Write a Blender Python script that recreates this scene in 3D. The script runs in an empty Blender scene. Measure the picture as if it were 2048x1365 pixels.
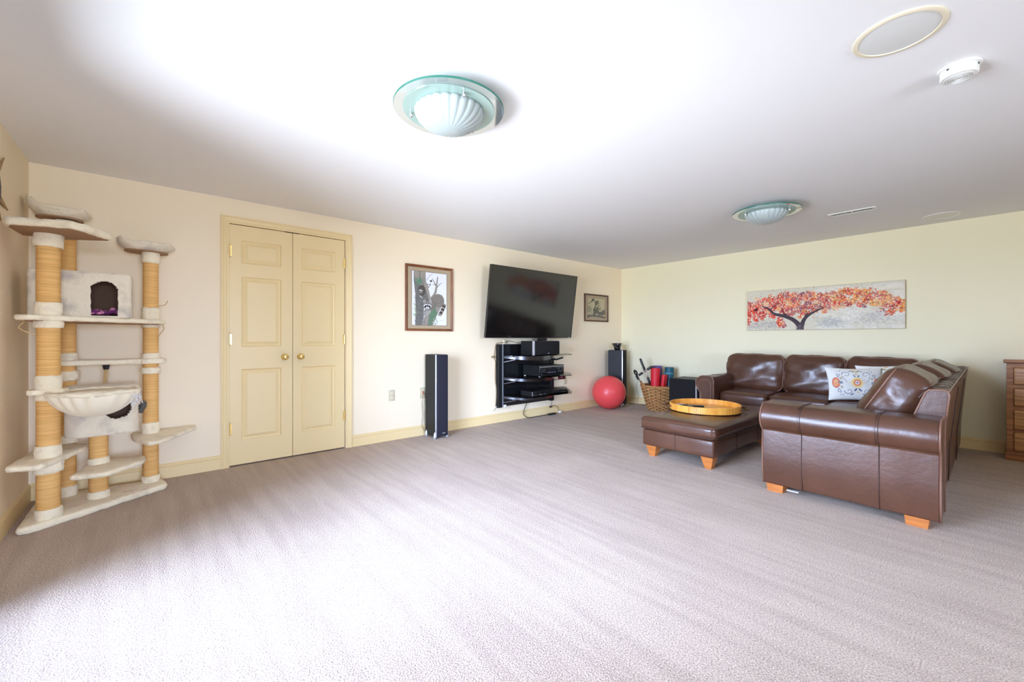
import bpy, math, random
import numpy as np
from mathutils import Vector, Matrix, noise

S = bpy.context.scene
C = S.collection
R = math.radians
PI = math.pi
random.seed(7)
RNG = np.random.default_rng(7)
# room: X runs along the back wall, Y into it; camera stands at the origin
H = 2.29; YB = 4.267; XR = 6.164; XL = -0.634; YF = -4.6

# ------------------------------------------------------------ camera, world, light, exposure
cam = bpy.data.cameras.new('camera'); co = bpy.data.objects.new('camera', cam); C.objects.link(co)
co.location = (0, 0, 1.10)
co.rotation_euler = (PI/2, 0, 0.8613 - PI/2)
cam.sensor_width = 36; cam.lens = 36*837.3/2048; cam.shift_y = -5.7/2048
cam.clip_start = 0.05
S.camera = co
S.view_settings.view_transform = 'Standard'; S.view_settings.look = 'None'
S.view_settings.gamma = 1.0; S.view_settings.use_curve_mapping = False
S.view_settings.exposure = 2.37
S.cycles.use_denoising = True
S.cycles.max_bounces = 12; S.cycles.diffuse_bounces = 7; S.cycles.glossy_bounces = 4
S.cycles.transparent_max_bounces = 12; S.cycles.transmission_bounces = 6
S.cycles.caustics_reflective = False; S.cycles.caustics_refractive = False
S.cycles.sample_clamp_indirect = 6.0

SKY = 9.4; GROUND = 5.0
w = bpy.data.worlds.new('daylight'); S.world = w; w.use_nodes = True
nt = w.node_tree; nt.nodes.clear()
o_ = nt.nodes.new('ShaderNodeOutputWorld'); bg = nt.nodes.new('ShaderNodeBackground')
tc = nt.nodes.new('ShaderNodeTexCoord'); sp = nt.nodes.new('ShaderNodeSeparateXYZ')
mr = nt.nodes.new('ShaderNodeMapRange'); cr = nt.nodes.new('ShaderNodeValToRGB')
nt.links.new(tc.outputs['Generated'], sp.inputs[0]); nt.links.new(sp.outputs['Z'], mr.inputs['Value'])
mr.inputs['From Min'].default_value = -1; mr.inputs['From Max'].default_value = 1
nt.links.new(mr.outputs[0], cr.inputs[0])
e = cr.color_ramp.elements
e[0].position = 0.0; e[0].color = (GROUND*0.86, GROUND*0.94, GROUND*1.10, 1)
e[1].position = 1.0; e[1].color = (SKY*0.60, SKY*0.80, SKY*1.30, 1)
a = e.new(0.49); a.color = (GROUND*0.84, GROUND*0.95, GROUND*1.17, 1)
a = e.new(0.51); a.color = (SKY*0.70, SKY*0.87, SKY*1.30, 1)
nt.links.new(cr.outputs[0], bg.inputs[0]); nt.links.new(bg.outputs[0], o_.inputs[0])
bg.inputs[1].default_value = 1.0

WY0, WY1, WZ1 = 0.85, 2.70, 2.06     # glazed sliding door in the left wall, out of frame
pl = bpy.data.lights.new('daylight_portal', 'AREA'); po = bpy.data.objects.new('daylight_portal', pl); C.objects.link(po)
pl.shape = 'RECTANGLE'; pl.size = WY1-WY0; pl.size_y = WZ1; pl.cycles.is_portal = True
po.location = (XL-0.10, (WY0+WY1)/2, WZ1/2); po.rotation_euler = (PI/2, 0, -PI/2)

GX0, GX1, GZ0, GZ1 = -0.55, 1.35, 0.35, 2.08     # fill window, added in the unseen wall behind the camera
pl = bpy.data.lights.new('fill_window_portal', 'AREA'); po = bpy.data.objects.new('fill_window_portal', pl); C.objects.link(po)
pl.shape = 'RECTANGLE'; pl.size = GX1-GX0; pl.size_y = GZ1-GZ0; pl.cycles.is_portal = True
po.location = ((GX0+GX1)/2, YF-0.10, (GZ0+GZ1)/2); po.rotation_euler = (PI/2, 0, 0)
# ------------------------------------------------------------ materials
def mat(name, col, rough=0.6, metal=0.0, spec=0.5, bump=None, var=None, coat=0, sheen=0, alpha=None, attr=None, coatr=0.15):
    m = bpy.data.materials.new(name); m.use_nodes = True
    t = m.node_tree; b = t.nodes['Principled BSDF']; N = t.nodes; L = t.links
    b.inputs['Base Color'].default_value = (*col, 1); b.inputs['Roughness'].default_value = rough
    b.inputs['Metallic'].default_value = metal; b.inputs['Specular IOR Level'].default_value = spec
    b.inputs['Coat Weight'].default_value = coat; b.inputs['Coat Roughness'].default_value = coatr
    b.inputs['Sheen Weight'].default_value = sheen
    if bump or var:
        tc = N.new('ShaderNodeTexCoord')
    if attr:
        at = N.new('ShaderNodeAttribute'); at.attribute_name = attr
        L.new(at.outputs['Color'], b.inputs['Base Color'])
    if var:   # (scale, other colour, stretch xyz, detail, low, high)
        mp = N.new('ShaderNodeMapping'); mp.inputs['Scale'].default_value = var[2]
        n = N.new('ShaderNodeTexNoise'); n.inputs['Scale'].default_value = var[0]; n.inputs['Detail'].default_value = var[3]
        r = N.new('ShaderNodeValToRGB'); r.color_ramp.elements[0].position = var[4]; r.color_ramp.elements[1].position = var[5]
        r.color_ramp.elements[0].color = (*col, 1); r.color_ramp.elements[1].color = (*var[1], 1)
        L.new(tc.outputs['Object'], mp.inputs[0]); L.new(mp.outputs[0], n.inputs['Vector']); L.new(n.outputs['Fac'], r.inputs[0])
        L.new(r.outputs[0], b.inputs['Base Color'])
    if bump:  # (scale, strength, distance, stretch)
        mp = N.new('ShaderNodeMapping'); mp.inputs['Scale'].default_value = bump[3] if len(bump) > 3 else (1, 1, 1)
        n = N.new('ShaderNodeTexNoise'); n.inputs['Scale'].default_value = bump[0]; n.inputs['Detail'].default_value = 4
        bp = N.new('ShaderNodeBump'); bp.inputs['Strength'].default_value = bump[1]; bp.inputs['Distance'].default_value = bump[2]
        L.new(tc.outputs['Object'], mp.inputs[0]); L.new(mp.outputs[0], n.inputs['Vector'])
        L.new(n.outputs['Fac'], bp.inputs['Height']); L.new(bp.outputs[0], b.inputs['Normal'])
    return m

def glass(name, tint, ior=1.45, solid=0.0, solidcol=(1, 1, 1)):
    m = bpy.data.materials.new(name); m.use_nodes = True
    N = m.node_tree.nodes; L = m.node_tree.links; N.clear()
    out = N.new('ShaderNodeOutputMaterial'); tr = N.new('ShaderNodeBsdfTransparent'); gl = N.new('ShaderNodeBsdfGlossy')
    tr.inputs[0].default_value = (*tint, 1); gl.inputs['Roughness'].default_value = 0.03
    fr = N.new('ShaderNodeFresnel'); fr.inputs[0].default_value = ior
    mx = N.new('ShaderNodeMixShader'); L.new(fr.outputs[0], mx.inputs[0]); L.new(tr.outputs[0], mx.inputs[1]); L.new(gl.outputs[0], mx.inputs[2])
    last = mx
    if solid:
        df = N.new('ShaderNodeBsdfDiffuse'); df.inputs[0].default_value = (*solidcol, 1)
        m2 = N.new('ShaderNodeMixShader'); m2.inputs[0].default_value = solid
        L.new(mx.outputs[0], m2.inputs[1]); L.new(df.outputs[0], m2.inputs[2]); last = m2
    L.new(last.outputs[0], out.inputs[0])
    return m

def carpet_mat():
    m = bpy.data.materials.new('cut_pile_carpet'); m.use_nodes = True
    N = m.node_tree.nodes; L = m.node_tree.links; b = N['Principled BSDF']
    b.inputs['Roughness'].default_value = 0.95; b.inputs['Specular IOR Level'].default_value = 0.1
    b.inputs['Sheen Weight'].default_value = 0.15
    tc = N.new('ShaderNodeTexCoord')
    def nz(scale, det=3, st=(1, 1, 1), rot=0.0):
        mp = N.new('ShaderNodeMapping'); mp.inputs['Scale'].default_value = st; mp.inputs['Rotation'].default_value = (0, 0, rot)
        n = N.new('ShaderNodeTexNoise'); n.inputs['Scale'].default_value = scale; n.inputs['Detail'].default_value = det
        L.new(tc.outputs['Object'], mp.inputs[0]); L.new(mp.outputs[0], n.inputs['Vector']); return n
    def ramp(n, p0, p1, c0, c1):
        r = N.new('ShaderNodeValToRGB'); e = r.color_ramp.elements
        e[0].position = p0; e[1].position = p1; e[0].color = (*c0, 1); e[1].color = (*c1, 1)
        L.new(n.outputs['Fac'], r.inputs[0]); return r
    base = ramp(nz(170, 5), 0.33, 0.66, (0.32, 0.238, 0.178), (0.70, 0.555, 0.43))
    streak = ramp(nz(3.2, 4, (4.6, 0.36, 1), R(-4)), 0.38, 0.60, (0.90, 0.885, 0.88), (1.04, 1.04, 1.04))
    blotch = ramp(nz(1.3, 4), 0.35, 0.68, (0.92, 0.90, 0.90), (1.04, 1.04, 1.04))
    def mul(a, c):
        x = N.new('ShaderNodeMix'); x.data_type = 'RGBA'; x.blend_type = 'MULTIPLY'; x.inputs[0].default_value = 1
        L.new(a, x.inputs[6]); L.new(c, x.inputs[7]); return x.outputs[2]
    L.new(mul(mul(base.outputs[0], streak.outputs[0]), blotch.outputs[0]), b.inputs['Base Color'])
    bp = N.new('ShaderNodeBump'); bp.inputs['Strength'].default_value = 0.9; bp.inputs['Distance'].default_value = 0.008
    L.new(nz(160, 5).outputs['Fac'], bp.inputs['Height']); L.new(bp.outputs[0], b.inputs['Normal'])
    return m

def wood_mat(name, c0, c1, st, rough=0.45):
    return mat(name, c0, rough, var=(6, c1, st, 8, 0.35, 0.65), bump=(30, 0.15, 0.002, st))

M = {}
M['wall_yellow'] = mat('pale_yellow_wall', (0.855, 0.785, 0.545), 0.65, spec=0.25, bump=(260, 0.08, 0.001))  # right wall, a yellower tone than the other walls
M['wall'] = mat('cream_wall_paint', (0.90, 0.768, 0.555), 0.65, spec=0.25, bump=(260, 0.08, 0.001))
M['ceil'] = mat('white_ceiling_paint', (0.84, 0.83, 0.82), 0.9, spec=0.1)
M['trim'] = mat('yellow_cream_gloss_paint', (0.83, 0.645, 0.335), 0.38, spec=0.4)
M['carpet'] = carpet_mat()
M['dark'] = mat('dark_gap', (0.02, 0.015, 0.01), 0.9)
M['leather'] = mat('brown_leather', (0.074, 0.028, 0.0135), 0.34, spec=0.5, coat=0.12, coatr=0.2,
                   var=(3.5, (0.105, 0.042, 0.022), (1, 1, 1), 6, 0.4, 0.72), bump=(38, 0.28, 0.004))
M['piping'] = mat('worn_leather_piping', (0.20, 0.095, 0.060), 0.4)
M['seam'] = mat('leather_seam', (0.045, 0.018, 0.012), 0.5)
M['orange_wood'] = wood_mat('orange_stained_wood', (0.50, 0.17, 0.035), (0.38, 0.115, 0.022), (1, 1, 6))
M['plush'] = mat('cream_plush', (0.92, 0.80, 0.57), 0.95, spec=0.05, sheen=0.3, var=(14, (0.66, 0.55, 0.39), (1, 1, 1), 6, 0.5, 0.8), bump=(110, 0.8, 0.006))
M['plush_grey'] = mat('greyed_plush', (0.82, 0.72, 0.54), 0.95, spec=0.05, sheen=0.3, var=(9, (0.46, 0.40, 0.33), (1, 1, 1), 8, 0.48, 0.76), bump=(110, 0.8, 0.006))
M['cream_cloth'] = mat('cream_fleece', (0.93, 0.82, 0.60), 0.9, sheen=0.3, bump=(60, 0.3, 0.004))
M['sisal'] = mat('sisal_rope', (0.93, 0.55, 0.20), 0.85, spec=0.1, var=(9, (0.76, 0.41, 0.13), (0.6, 0.6, 26), 4, 0.38, 0.66), bump=(12, 0.7, 0.004, (1, 1, 26)))
M['board'] = mat('brown_fibreboard', (0.34, 0.19, 0.10), 0.8)
M['black_plastic'] = mat('black_plastic', (0.012, 0.012, 0.013), 0.35)
M['black_gloss'] = mat('black_gloss', (0.008, 0.008, 0.009), 0.12, coat=0.5)
M['screen'] = mat('tv_screen', (0.005, 0.005, 0.005), 0.10, spec=0.95)
M['black_ash'] = mat('black_ash_veneer', (0.008, 0.008, 0.008), 0.48, spec=0.3, bump=(90, 0.5, 0.001, (1, 1, 0.08)))
M['grille_blue'] = mat('blue_black_grille_cloth', (0.022, 0.020, 0.030), 0.8, spec=0.2, bump=(900, 0.5, 0.001))
M['grille'] = mat('dark_grey_grille_cloth', (0.014, 0.013, 0.013), 0.8, spec=0.15, bump=(900, 0.5, 0.001))
M['silver'] = mat('silver_plastic', (0.60, 0.62, 0.66), 0.3, metal=0.6)
M['steel'] = mat('brushed_steel', (0.17, 0.175, 0.20), 0.24, metal=1.0, bump=(60, 0.2, 0.001, (1, 1, 12)))
M['chrome'] = mat('chrome', (0.75, 0.75, 0.76), 0.12, metal=1.0)
M['brass'] = mat('polished_brass', (0.95, 0.70, 0.26), 0.2, metal=1.0)
M['white_plastic'] = mat('white_plastic', (0.78, 0.77, 0.72), 0.4)
M['cream_plastic'] = mat('cream_plastic', (0.78, 0.70, 0.52), 0.4)
M['ivory'] = mat('ivory_plate', (0.60, 0.53, 0.36), 0.35)
M['grey_mesh'] = mat('pale_grey_mesh', (0.70, 0.70, 0.67), 0.6, bump=(1200, 0.4, 0.001))
M['red_rubber'] = mat('red_rubber', (0.74, 0.07, 0.07), 0.36, spec=0.4)
M['red_mat'] = mat('red_foam', (0.62, 0.012, 0.022), 0.55)
M['purple'] = mat('purple_foam', (0.10, 0.07, 0.24), 0.55)
M['teal'] = mat('teal_foam', (0.008, 0.085, 0.12), 0.55)
M['wicker'] = mat('wicker', (0.52, 0.27, 0.09), 0.5, var=(45, (0.42, 0.20, 0.06), (1, 1, 1), 3, 0.4, 0.7))
M['wicker_dark'] = mat('shaded_wicker_stake', (0.16, 0.065, 0.02), 0.6)  # stakes darkened, shade of the weave gaps put into their colour
M['lining'] = mat('brown_lining', (0.13, 0.065, 0.035), 0.9)
M['bamboo'] = mat('bamboo_strip', (0.86, 0.42, 0.075), 0.4, var=(30, (0.70, 0.29, 0.04), (1, 1, 0.2), 4, 0.4, 0.65))
M['oak'] = wood_mat('honey_wood', (0.44, 0.185, 0.055), (0.22, 0.08, 0.025), (0.5, 0.35, 7))
M['oak_light'] = wood_mat('light_honey_wood', (0.62, 0.32, 0.12), (0.32, 0.14, 0.045), (0.4, 0.3, 9))
M['frame_wood'] = wood_mat('framing_wood', (0.27, 0.095, 0.03), (0.16, 0.05, 0.015), (1, 1, 1))
M['frame_dark'] = wood_mat('dark_framing_wood', (0.13, 0.055, 0.018), (0.07, 0.028, 0.01), (1, 1, 1))
M['matboard'] = mat('tan_mat_board', (0.44, 0.34, 0.215), 0.85)
M['glass'] = glass('window_glass', (0.97, 0.985, 0.98))
M['shelf_glass'] = glass('shelf_glass', (0.80, 0.86, 0.82))
M['lamp_glass'] = glass('clear_lamp_glass', (0.93, 0.975, 0.955), ior=1.15, solid=0.25, solidcol=(0.55, 0.62, 0.59))
M['green_glass'] = mat('green_glass_edge', (0.025, 0.17, 0.12), 0.2)
M['frost_glass'] = glass('frosted_green_glass', (0.75, 0.9, 0.85), solid=0.8, solidcol=(0.33, 0.47, 0.41))
M['opal'] = mat('opal_glass', (0.42, 0.475, 0.46), 0.3, spec=0.5)
M['metal_grey'] = mat('dull_grey_metal', (0.16, 0.155, 0.15), 0.4, metal=0.7)
M['ray_wood'] = mat('bronze_ray', (0.42, 0.26, 0.10), 0.4, metal=0.5)
M['fur'] = mat('grey_fur', (0.11, 0.10, 0.085), 0.95)
M['pink_cloth'] = mat('pink_fleece', (0.62, 0.22, 0.34), 0.9, var=(30, (0.14, 0.02, 0.12), (1, 1, 1), 3, 0.47, 0.53))
M['cord'] = mat('black_cord', (0.02, 0.018, 0.015), 0.5)
M['cord_brown'] = mat('brown_cord', (0.30, 0.20, 0.10), 0.6)
M['cord_white'] = mat('white_cord', (0.75, 0.73, 0.68), 0.5)
M['cord_grey'] = mat('grey_cord', (0.22, 0.21, 0.19), 0.5)
M['jute'] = mat('jute', (0.60, 0.40, 0.18), 0.9)
M['art'] = mat('printed_picture', (1, 1, 1), 0.7, spec=0.08, attr='paint')
M['art_glass'] = mat('glazed_print', (1, 1, 1), 0.5, spec=0.15, attr='paint')
M['fabric_art'] = mat('printed_cotton', (1, 1, 1), 0.9, spec=0.1, attr='paint', bump=(350, 0.3, 0.002))
M['cotton'] = mat('white_cotton', (0.74, 0.73, 0.70), 0.9, spec=0.1, bump=(350, 0.3, 0.002))
M['red_connector'] = mat('red_connector', (0.45, 0.05, 0.02), 0.4)
M['display'] = mat('display_window', (0.015, 0.016, 0.02), 0.08)
M['dark_red'] = mat('dark_red_plastic', (0.10, 0.012, 0.02), 0.3)
M['vent_dark'] = mat('vent_shadow', (0.05, 0.045, 0.035), 0.8)

# ------------------------------------------------------------ mesh builder (world coordinates)
WM = {}
class MB:
    def __init__(s, mx=None): s.v = []; s.f = []; s.mx = mx
    def add(s, vs, fs, mx=None):
        n = len(s.v); vs = [Vector(v) for v in vs]
        if mx: vs = [mx @ v for v in vs]
        if s.mx: vs = [s.mx @ v for v in vs]
        s.v += vs; s.f += [tuple(i+n for i in f) for f in fs]; return s
    def box(s, x0, x1, y0, y1, z0, z1, mx=None):
        v = [(x, y, z) for z in (z0, z1) for y in (y0, y1) for x in (x0, x1)]
        return s.add(v, [(0,2,3,1),(4,5,7,6),(0,1,5,4),(2,6,7,3),(0,4,6,2),(1,3,7,5)], mx)
    def rbox(s, x0, x1, y0, y1, z0, z1, r=0.02, n=4, seg=6, puff=(0,0,0), wr=None, mx=None):
        """rounded box; puff swells each pair of faces, wr=(amp,freq,stretch) adds folds"""
        c = Vector(((x0+x1)/2, (y0+y1)/2, (z0+z1)/2)); h = [(x1-x0)/2, (y1-y0)/2, (z1-z0)/2]
        r = min(r, min(h)*0.98)
        ax = []
        for k in range(3):
            L = [-h[k]+r*(1-math.cos(i/n*PI/2)) for i in range(n)] + [-h[k]+r+(2*h[k]-2*r)*i/seg for i in range(seg+1)] + [h[k]-r*(1-math.cos(i/n*PI/2)) for i in range(n-1, -1, -1)]
            ax.append(L)
        vs = []; idx = {}; fs = []
        def P(i, j, k):
            key = (i, j, k)
            if key in idx: return idx[key]
            p = [ax[0][i], ax[1][j], ax[2][k]]
            q = [max(-h[m]+r, min(h[m]-r, p[m])) for m in range(3)]
            d = Vector([p[m]-q[m] for m in range(3)])
            if d.length > 1e-9: d = d.normalized()*r
            o = Vector(q)+d
            t = [o[m]/h[m] for m in range(3)]
            for m in range(3):
                if puff[m]:
                    a_, b_ = [z for z in range(3) if z != m]
                    o[m] += puff[m]*t[m]*max(0, 1-t[a_]**2)**.6*max(0, 1-t[b_]**2)**.6
            if wr:
                q_ = Vector([(o+c)[m]*wr[1]*wr[2][m] for m in range(3)])
                nn = d.normalized() if d.length > 1e-9 else o.normalized()
                o += nn*(noise.noise(q_)*wr[0]+noise.noise(q_*2.7)*wr[0]*.45)
            idx[key] = len(vs); vs.append(o+c); return idx[key]
        nx, ny, nz = [len(a)-1 for a in ax]
        for i in range(nx):
            for j in range(ny):
                fs.append((P(i,j,0), P(i,j+1,0), P(i+1,j+1,0), P(i+1,j,0))); fs.append((P(i,j,nz), P(i+1,j,nz), P(i+1,j+1,nz), P(i,j+1,nz)))
        for i in range(nx):
            for k in range(nz):
                fs.append((P(i,0,k), P(i+1,0,k), P(i+1,0,k+1), P(i,0,k+1))); fs.append((P(i,ny,k), P(i,ny,k+1), P(i+1,ny,k+1), P(i+1,ny,k)))
        for j in range(ny):
            for k in range(nz):
                fs.append((P(0,j,k), P(0,j,k+1), P(0,j+1,k+1), P(0,j+1,k))); fs.append((P(nx,j,k), P(nx,j+1,k), P(nx,j+1,k+1), P(nx,j,k+1)))
        return s.add(vs, fs, mx)
    def tube(s, pts, r, n=8, closed=False, cap=True, mx=None, r1=None, rad=None):
        P = [Vector(p) for p in pts]; N = len(P); vs = []; fs = []; up = None
        for i in range(N):
            a = P[(i-1) % N] if (closed or i > 0) else P[i]; b = P[(i+1) % N] if (closed or i < N-1) else P[i]
            t = (b-a).normalized() if (b-a).length > 1e-9 else Vector((0, 0, 1))
            if up is None: up = t.orthogonal().normalized()
            up = (up - t*up.dot(t));  up = up.normalized() if up.length > 1e-6 else t.orthogonal().normalized()
            sd = t.cross(up); rr = r if r1 is None else r+(r1-r)*i/(N-1)
            if rad: rr = rad[i]
            for k in range(n):
                an = 2*PI*k/n; vs.append(P[i]+up*math.cos(an)*rr+sd*math.sin(an)*rr)
        for i in range(N if closed else N-1):
            for k in range(n):
                a0 = i*n+k; a1 = i*n+(k+1) % n; b0 = ((i+1) % N)*n+k; b1 = ((i+1) % N)*n+(k+1) % n
                fs.append((a0, a1, b1, b0))
        if cap and not closed:
            fs.append(tuple(range(n-1, -1, -1))); fs.append(tuple((N-1)*n+k for k in range(n)))
        return s.add(vs, fs, mx)
    def lathe(s, prof, c=(0, 0, 0), n=32, mx=None, cap=True, rf=None):
        """prof: list of (r,z); rf(angle, i) multiplies radius"""
        vs = []; fs = []; m = len(prof)
        for i, (r, z) in enumerate(prof):
            for k in range(n):
                an = 2*PI*k/n; q = rf(an, i) if rf else 1
                vs.append((c[0]+r*q*math.cos(an), c[1]+r*q*math.sin(an), c[2]+z))
        for i in range(m-1):
            for k in range(n):
                fs.append((i*n+k, i*n+(k+1) % n, (i+1)*n+(k+1) % n, (i+1)*n+k))
        if cap:
            if prof[0][0] > 1e-6: fs.append(tuple(range(n-1, -1, -1)))
            if prof[-1][0] > 1e-6: fs.append(tuple((m-1)*n+k for k in range(n)))
        return s.add(vs, fs, mx)
    def prism(s, poly, z0, z1, mx=None):
        n = len(poly); A = sum(poly[i][0]*poly[(i+1) % n][1]-poly[(i+1) % n][0]*poly[i][1] for i in range(n))
        if A < 0: poly = poly[::-1]
        vs = [(x, y, z0) for x, y in poly]+[(x, y, z1) for x, y in poly]
        fs = [tuple(range(n-1, -1, -1)), tuple(range(n, 2*n))]+[(i, (i+1) % n, n+(i+1) % n, n+i) for i in range(n)]
        return s.add(vs, fs, mx)
    def sweep(s, prof, frame0, frame1, mid=1):
        """closed 2-D profile swept between two frames (functions (u,v)->xyz)"""
        n = len(prof); vs = []
        for i in range(mid+1):
            t = i/mid
            for u, v in prof:
                vs.append(Vector(frame0(u, v)).lerp(Vector(frame1(u, v)), t))
        fs = [tuple(range(n-1, -1, -1)), tuple(mid*n+k for k in range(n))]
        for i in range(mid):
            for k in range(n): fs.append((i*n+k, i*n+(k+1) % n, (i+1)*n+(k+1) % n, (i+1)*n+k))
        return s.add(vs, fs)
    def sphere(s, c, r, n=24, m=14, sc=(1, 1, 1), mx=None):
        vs = [(c[0], c[1], c[2]-r*sc[2])]; fs = []
        for i in range(1, m):
            t = PI*i/m
            for k in range(n):
                an = 2*PI*k/n; vs.append((c[0]+r*sc[0]*math.sin(t)*math.cos(an), c[1]+r*sc[1]*math.sin(t)*math.sin(an), c[2]-r*sc[2]*math.cos(t)))
        vs.append((c[0], c[1], c[2]+r*sc[2]))
        for k in range(n):
            fs.append((0, 1+(k+1) % n, 1+k)); b = 1+(m-2)*n; fs.append((b+k, b+(k+1) % n, len(vs)-1))
        for i in range(m-2):
            for k in range(n):
                fs.append((1+i*n+k, 1+i*n+(k+1) % n, 1+(i+1)*n+(k+1) % n, 1+(i+1)*n+k))
        return s.add(vs, fs, mx)
    def fuzz(s, amp, f):
        for v in s.v:
            q = Vector(v)*f; v += Vector((noise.noise(q), noise.noise(q+Vector((9, 3, 1))), noise.noise(q+Vector((2, 7, 5)))))*amp
        return s
    def build(s, name, m, parent=None, smooth=False, label=None, cat=None, group=None, kind=None, bevel=0, origin=None, auto=None):
        me = bpy.data.meshes.new(name)
        if parent is None:
            if origin is None:
                xs = [v.x for v in s.v]; ys = [v.y for v in s.v]; zs = [v.z for v in s.v]
                origin = ((min(xs)+max(xs))/2, (min(ys)+max(ys))/2, min(zs))
            W = Matrix.Translation(origin)
        else: W = WM[parent.name]
        I = W.inverted()
        me.from_pydata([tuple(I @ v) for v in s.v], [], s.f); me.update()
        o = bpy.data.objects.new(name, me); C.objects.link(o)
        if parent is not None: o.parent = parent
        else: o.matrix_world = W; o.location = origin
        WM[o.name] = W
        if m is not None: me.materials.append(M[m] if isinstance(m, str) else m)
        if smooth: me.shade_smooth()
        if auto is not None: me.shade_smooth(); me.set_sharp_from_angle(angle=R(auto))
        if bevel:
            b = o.modifiers.new('bevel', 'BEVEL'); b.width = bevel; b.segments = 2; b.limit_method = 'ANGLE'
        tag(o, label, cat, group, kind)
        return o

def tag(o, label=None, cat=None, group=None, kind=None):
    if label: o['label'] = label
    if cat: o['category'] = cat
    if group: o['group'] = group
    if kind: o['kind'] = kind

def thing(name, loc, label, cat, group=None, kind=None):
    o = bpy.data.objects.new(name, None); C.objects.link(o); o.location = loc; o.empty_display_size = 0.1
    WM[o.name] = Matrix.Translation(loc); tag(o, label, cat, group, kind); return o

def struct(mb, name, m, parent=None, **k): return mb.build(name, m, parent, kind='structure' if parent is None else None, **k)

def smooth_path(pts, n=8):
    P = [Vector(p) for p in pts]; out = []
    for i in range(len(P)-1):
        p0 = P[max(i-1, 0)]; p1 = P[i]; p2 = P[i+1]; p3 = P[min(i+2, len(P)-1)]
        for k in range(n):
            t = k/n; out.append(0.5*((2*p1)+(p2-p0)*t+(2*p0-5*p1+4*p2-p3)*t*t+(3*p1-p0-3*p2+p3)*t**3))
    out.append(P[-1]); return out

def rrect(x0, x1, y0, y1, r, n=6):
    out = []
    for cx, cy, a0 in ((x1-r, y1-r, 0), (x0+r, y1-r, 90), (x0+r, y0+r, 180), (x1-r, y0+r, 270)):
        for i in range(n+1):
            a = R(a0+90*i/n); out.append((cx+r*math.cos(a), cy+r*math.sin(a)))
    return out

# ------------------------------------------------------------ flat prints, painted into a colour attribute
class Art:
    def __init__(s, w, h, col, res):
        s.w, s.h = w, h; s.nx = int(w*res)+1; s.ny = int(h*res)+1
        s.X, s.Y = np.meshgrid(np.linspace(0, w, s.nx), np.linspace(0, h, s.ny)); s.px = 1/res
        s.im = np.ones((s.ny, s.nx, 3))*np.array(col)
    def put(s, d, col, a=1):
        m = (np.clip(0.5-d/s.px, 0, 1)*a)[..., None]; s.im = s.im*(1-m)+np.array(col)*m
    def ell(s, cx, cy, rx, ry, ang=0, col=(0, 0, 0), a=1):
        c, q = math.cos(ang), math.sin(ang); x = s.X-cx; y = s.Y-cy
        u = (x*c+y*q)/rx; v = (-x*q+y*c)/ry; s.put((np.hypot(u, v)-1)*min(rx, ry), col, a)
    def dot(s, cx, cy, rx, ry, ang, col, a=1):   # local window version
        R_ = max(rx, ry)+2*s.px
        i0 = max(0, int((cx-R_)/s.w*(s.nx-1))); i1 = min(s.nx, int((cx+R_)/s.w*(s.nx-1))+2)
        j0 = max(0, int((cy-R_)/s.h*(s.ny-1))); j1 = min(s.ny, int((cy+R_)/s.h*(s.ny-1))+2)
        if i0 >= i1 or j0 >= j1: return
        c, q = math.cos(ang), math.sin(ang); x = s.X[j0:j1, i0:i1]-cx; y = s.Y[j0:j1, i0:i1]-cy
        d = (np.hypot((x*c+y*q)/rx, (-x*q+y*c)/ry)-1)*min(rx, ry); m = (np.clip(0.5-d/s.px, 0, 1)*a)[..., None]
        s.im[j0:j1, i0:i1] = s.im[j0:j1, i0:i1]*(1-m)+np.array(col)*m
    def line(s, pts, w0, w1, col, a=1, sm=True):
        P = smooth_path([(x, y, 0) for x, y in pts], 6) if sm and len(pts) > 2 else [Vector((x, y, 0)) for x, y in pts]
        D = np.full(s.X.shape, 1e9); n = len(P)-1
        for i in range(n):
            ax, ay = P[i].x, P[i].y; bx, by = P[i+1].x, P[i+1].y; L = (bx-ax)**2+(by-ay)**2+1e-12
            t = np.clip(((s.X-ax)*(bx-ax)+(s.Y-ay)*(by-ay))/L, 0, 1); ww = w0+(w1-w0)*(i+t)/n
            D = np.minimum(D, np.hypot(s.X-ax-t*(bx-ax), s.Y-ay-t*(by-ay))-ww)
        s.put(D, col, a)
    def poly(s, pts, col, a=1):
        n = len(pts); ins = np.zeros(s.X.shape, bool)
        for i in range(n):
            x0, y0 = pts[i]; x1, y1 = pts[(i+1) % n]
            c = ((y0 > s.Y) != (y1 > s.Y)) & (s.X < (x1-x0)*(s.Y-y0)/((y1-y0) or 1e-9)+x0); ins ^= c
        m = (ins*a)[..., None]; s.im = s.im*(1-m)+np.array(col)*m
    def grain(s, amt, f):
        g = np.kron(RNG.random((s.ny//f+2, s.nx//f+2)), np.ones((f, f)))[:s.ny, :s.nx]
        s.im = s.im*(1+amt*(g-0.5))[..., None]
    def mesh(s, name, fn, m, parent, flip=False):
        mb = MB(); mb.v = [Vector(fn(x/s.w, y/s.h)) for x, y in zip(s.X.ravel(), s.Y.ravel())]
        nx = s.nx
        mb.f = [((j*nx+i, j*nx+i+1, (j+1)*nx+i+1, (j+1)*nx+i) if not flip else (j*nx+i, (j+1)*nx+i, (j+1)*nx+i+1, j*nx+i+1)) for j in range(s.ny-1) for i in range(nx-1)]
        o = mb.build(name, m, parent, smooth=True)
        at = o.data.color_attributes.new('paint', 'FLOAT_COLOR', 'POINT')
        at.data.foreach_set('color', np.concatenate([np.clip(s.im, 0, 1).reshape(-1, 3), np.ones((s.nx*s.ny, 1))], 1).astype(np.float32).ravel())
        return o

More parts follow.
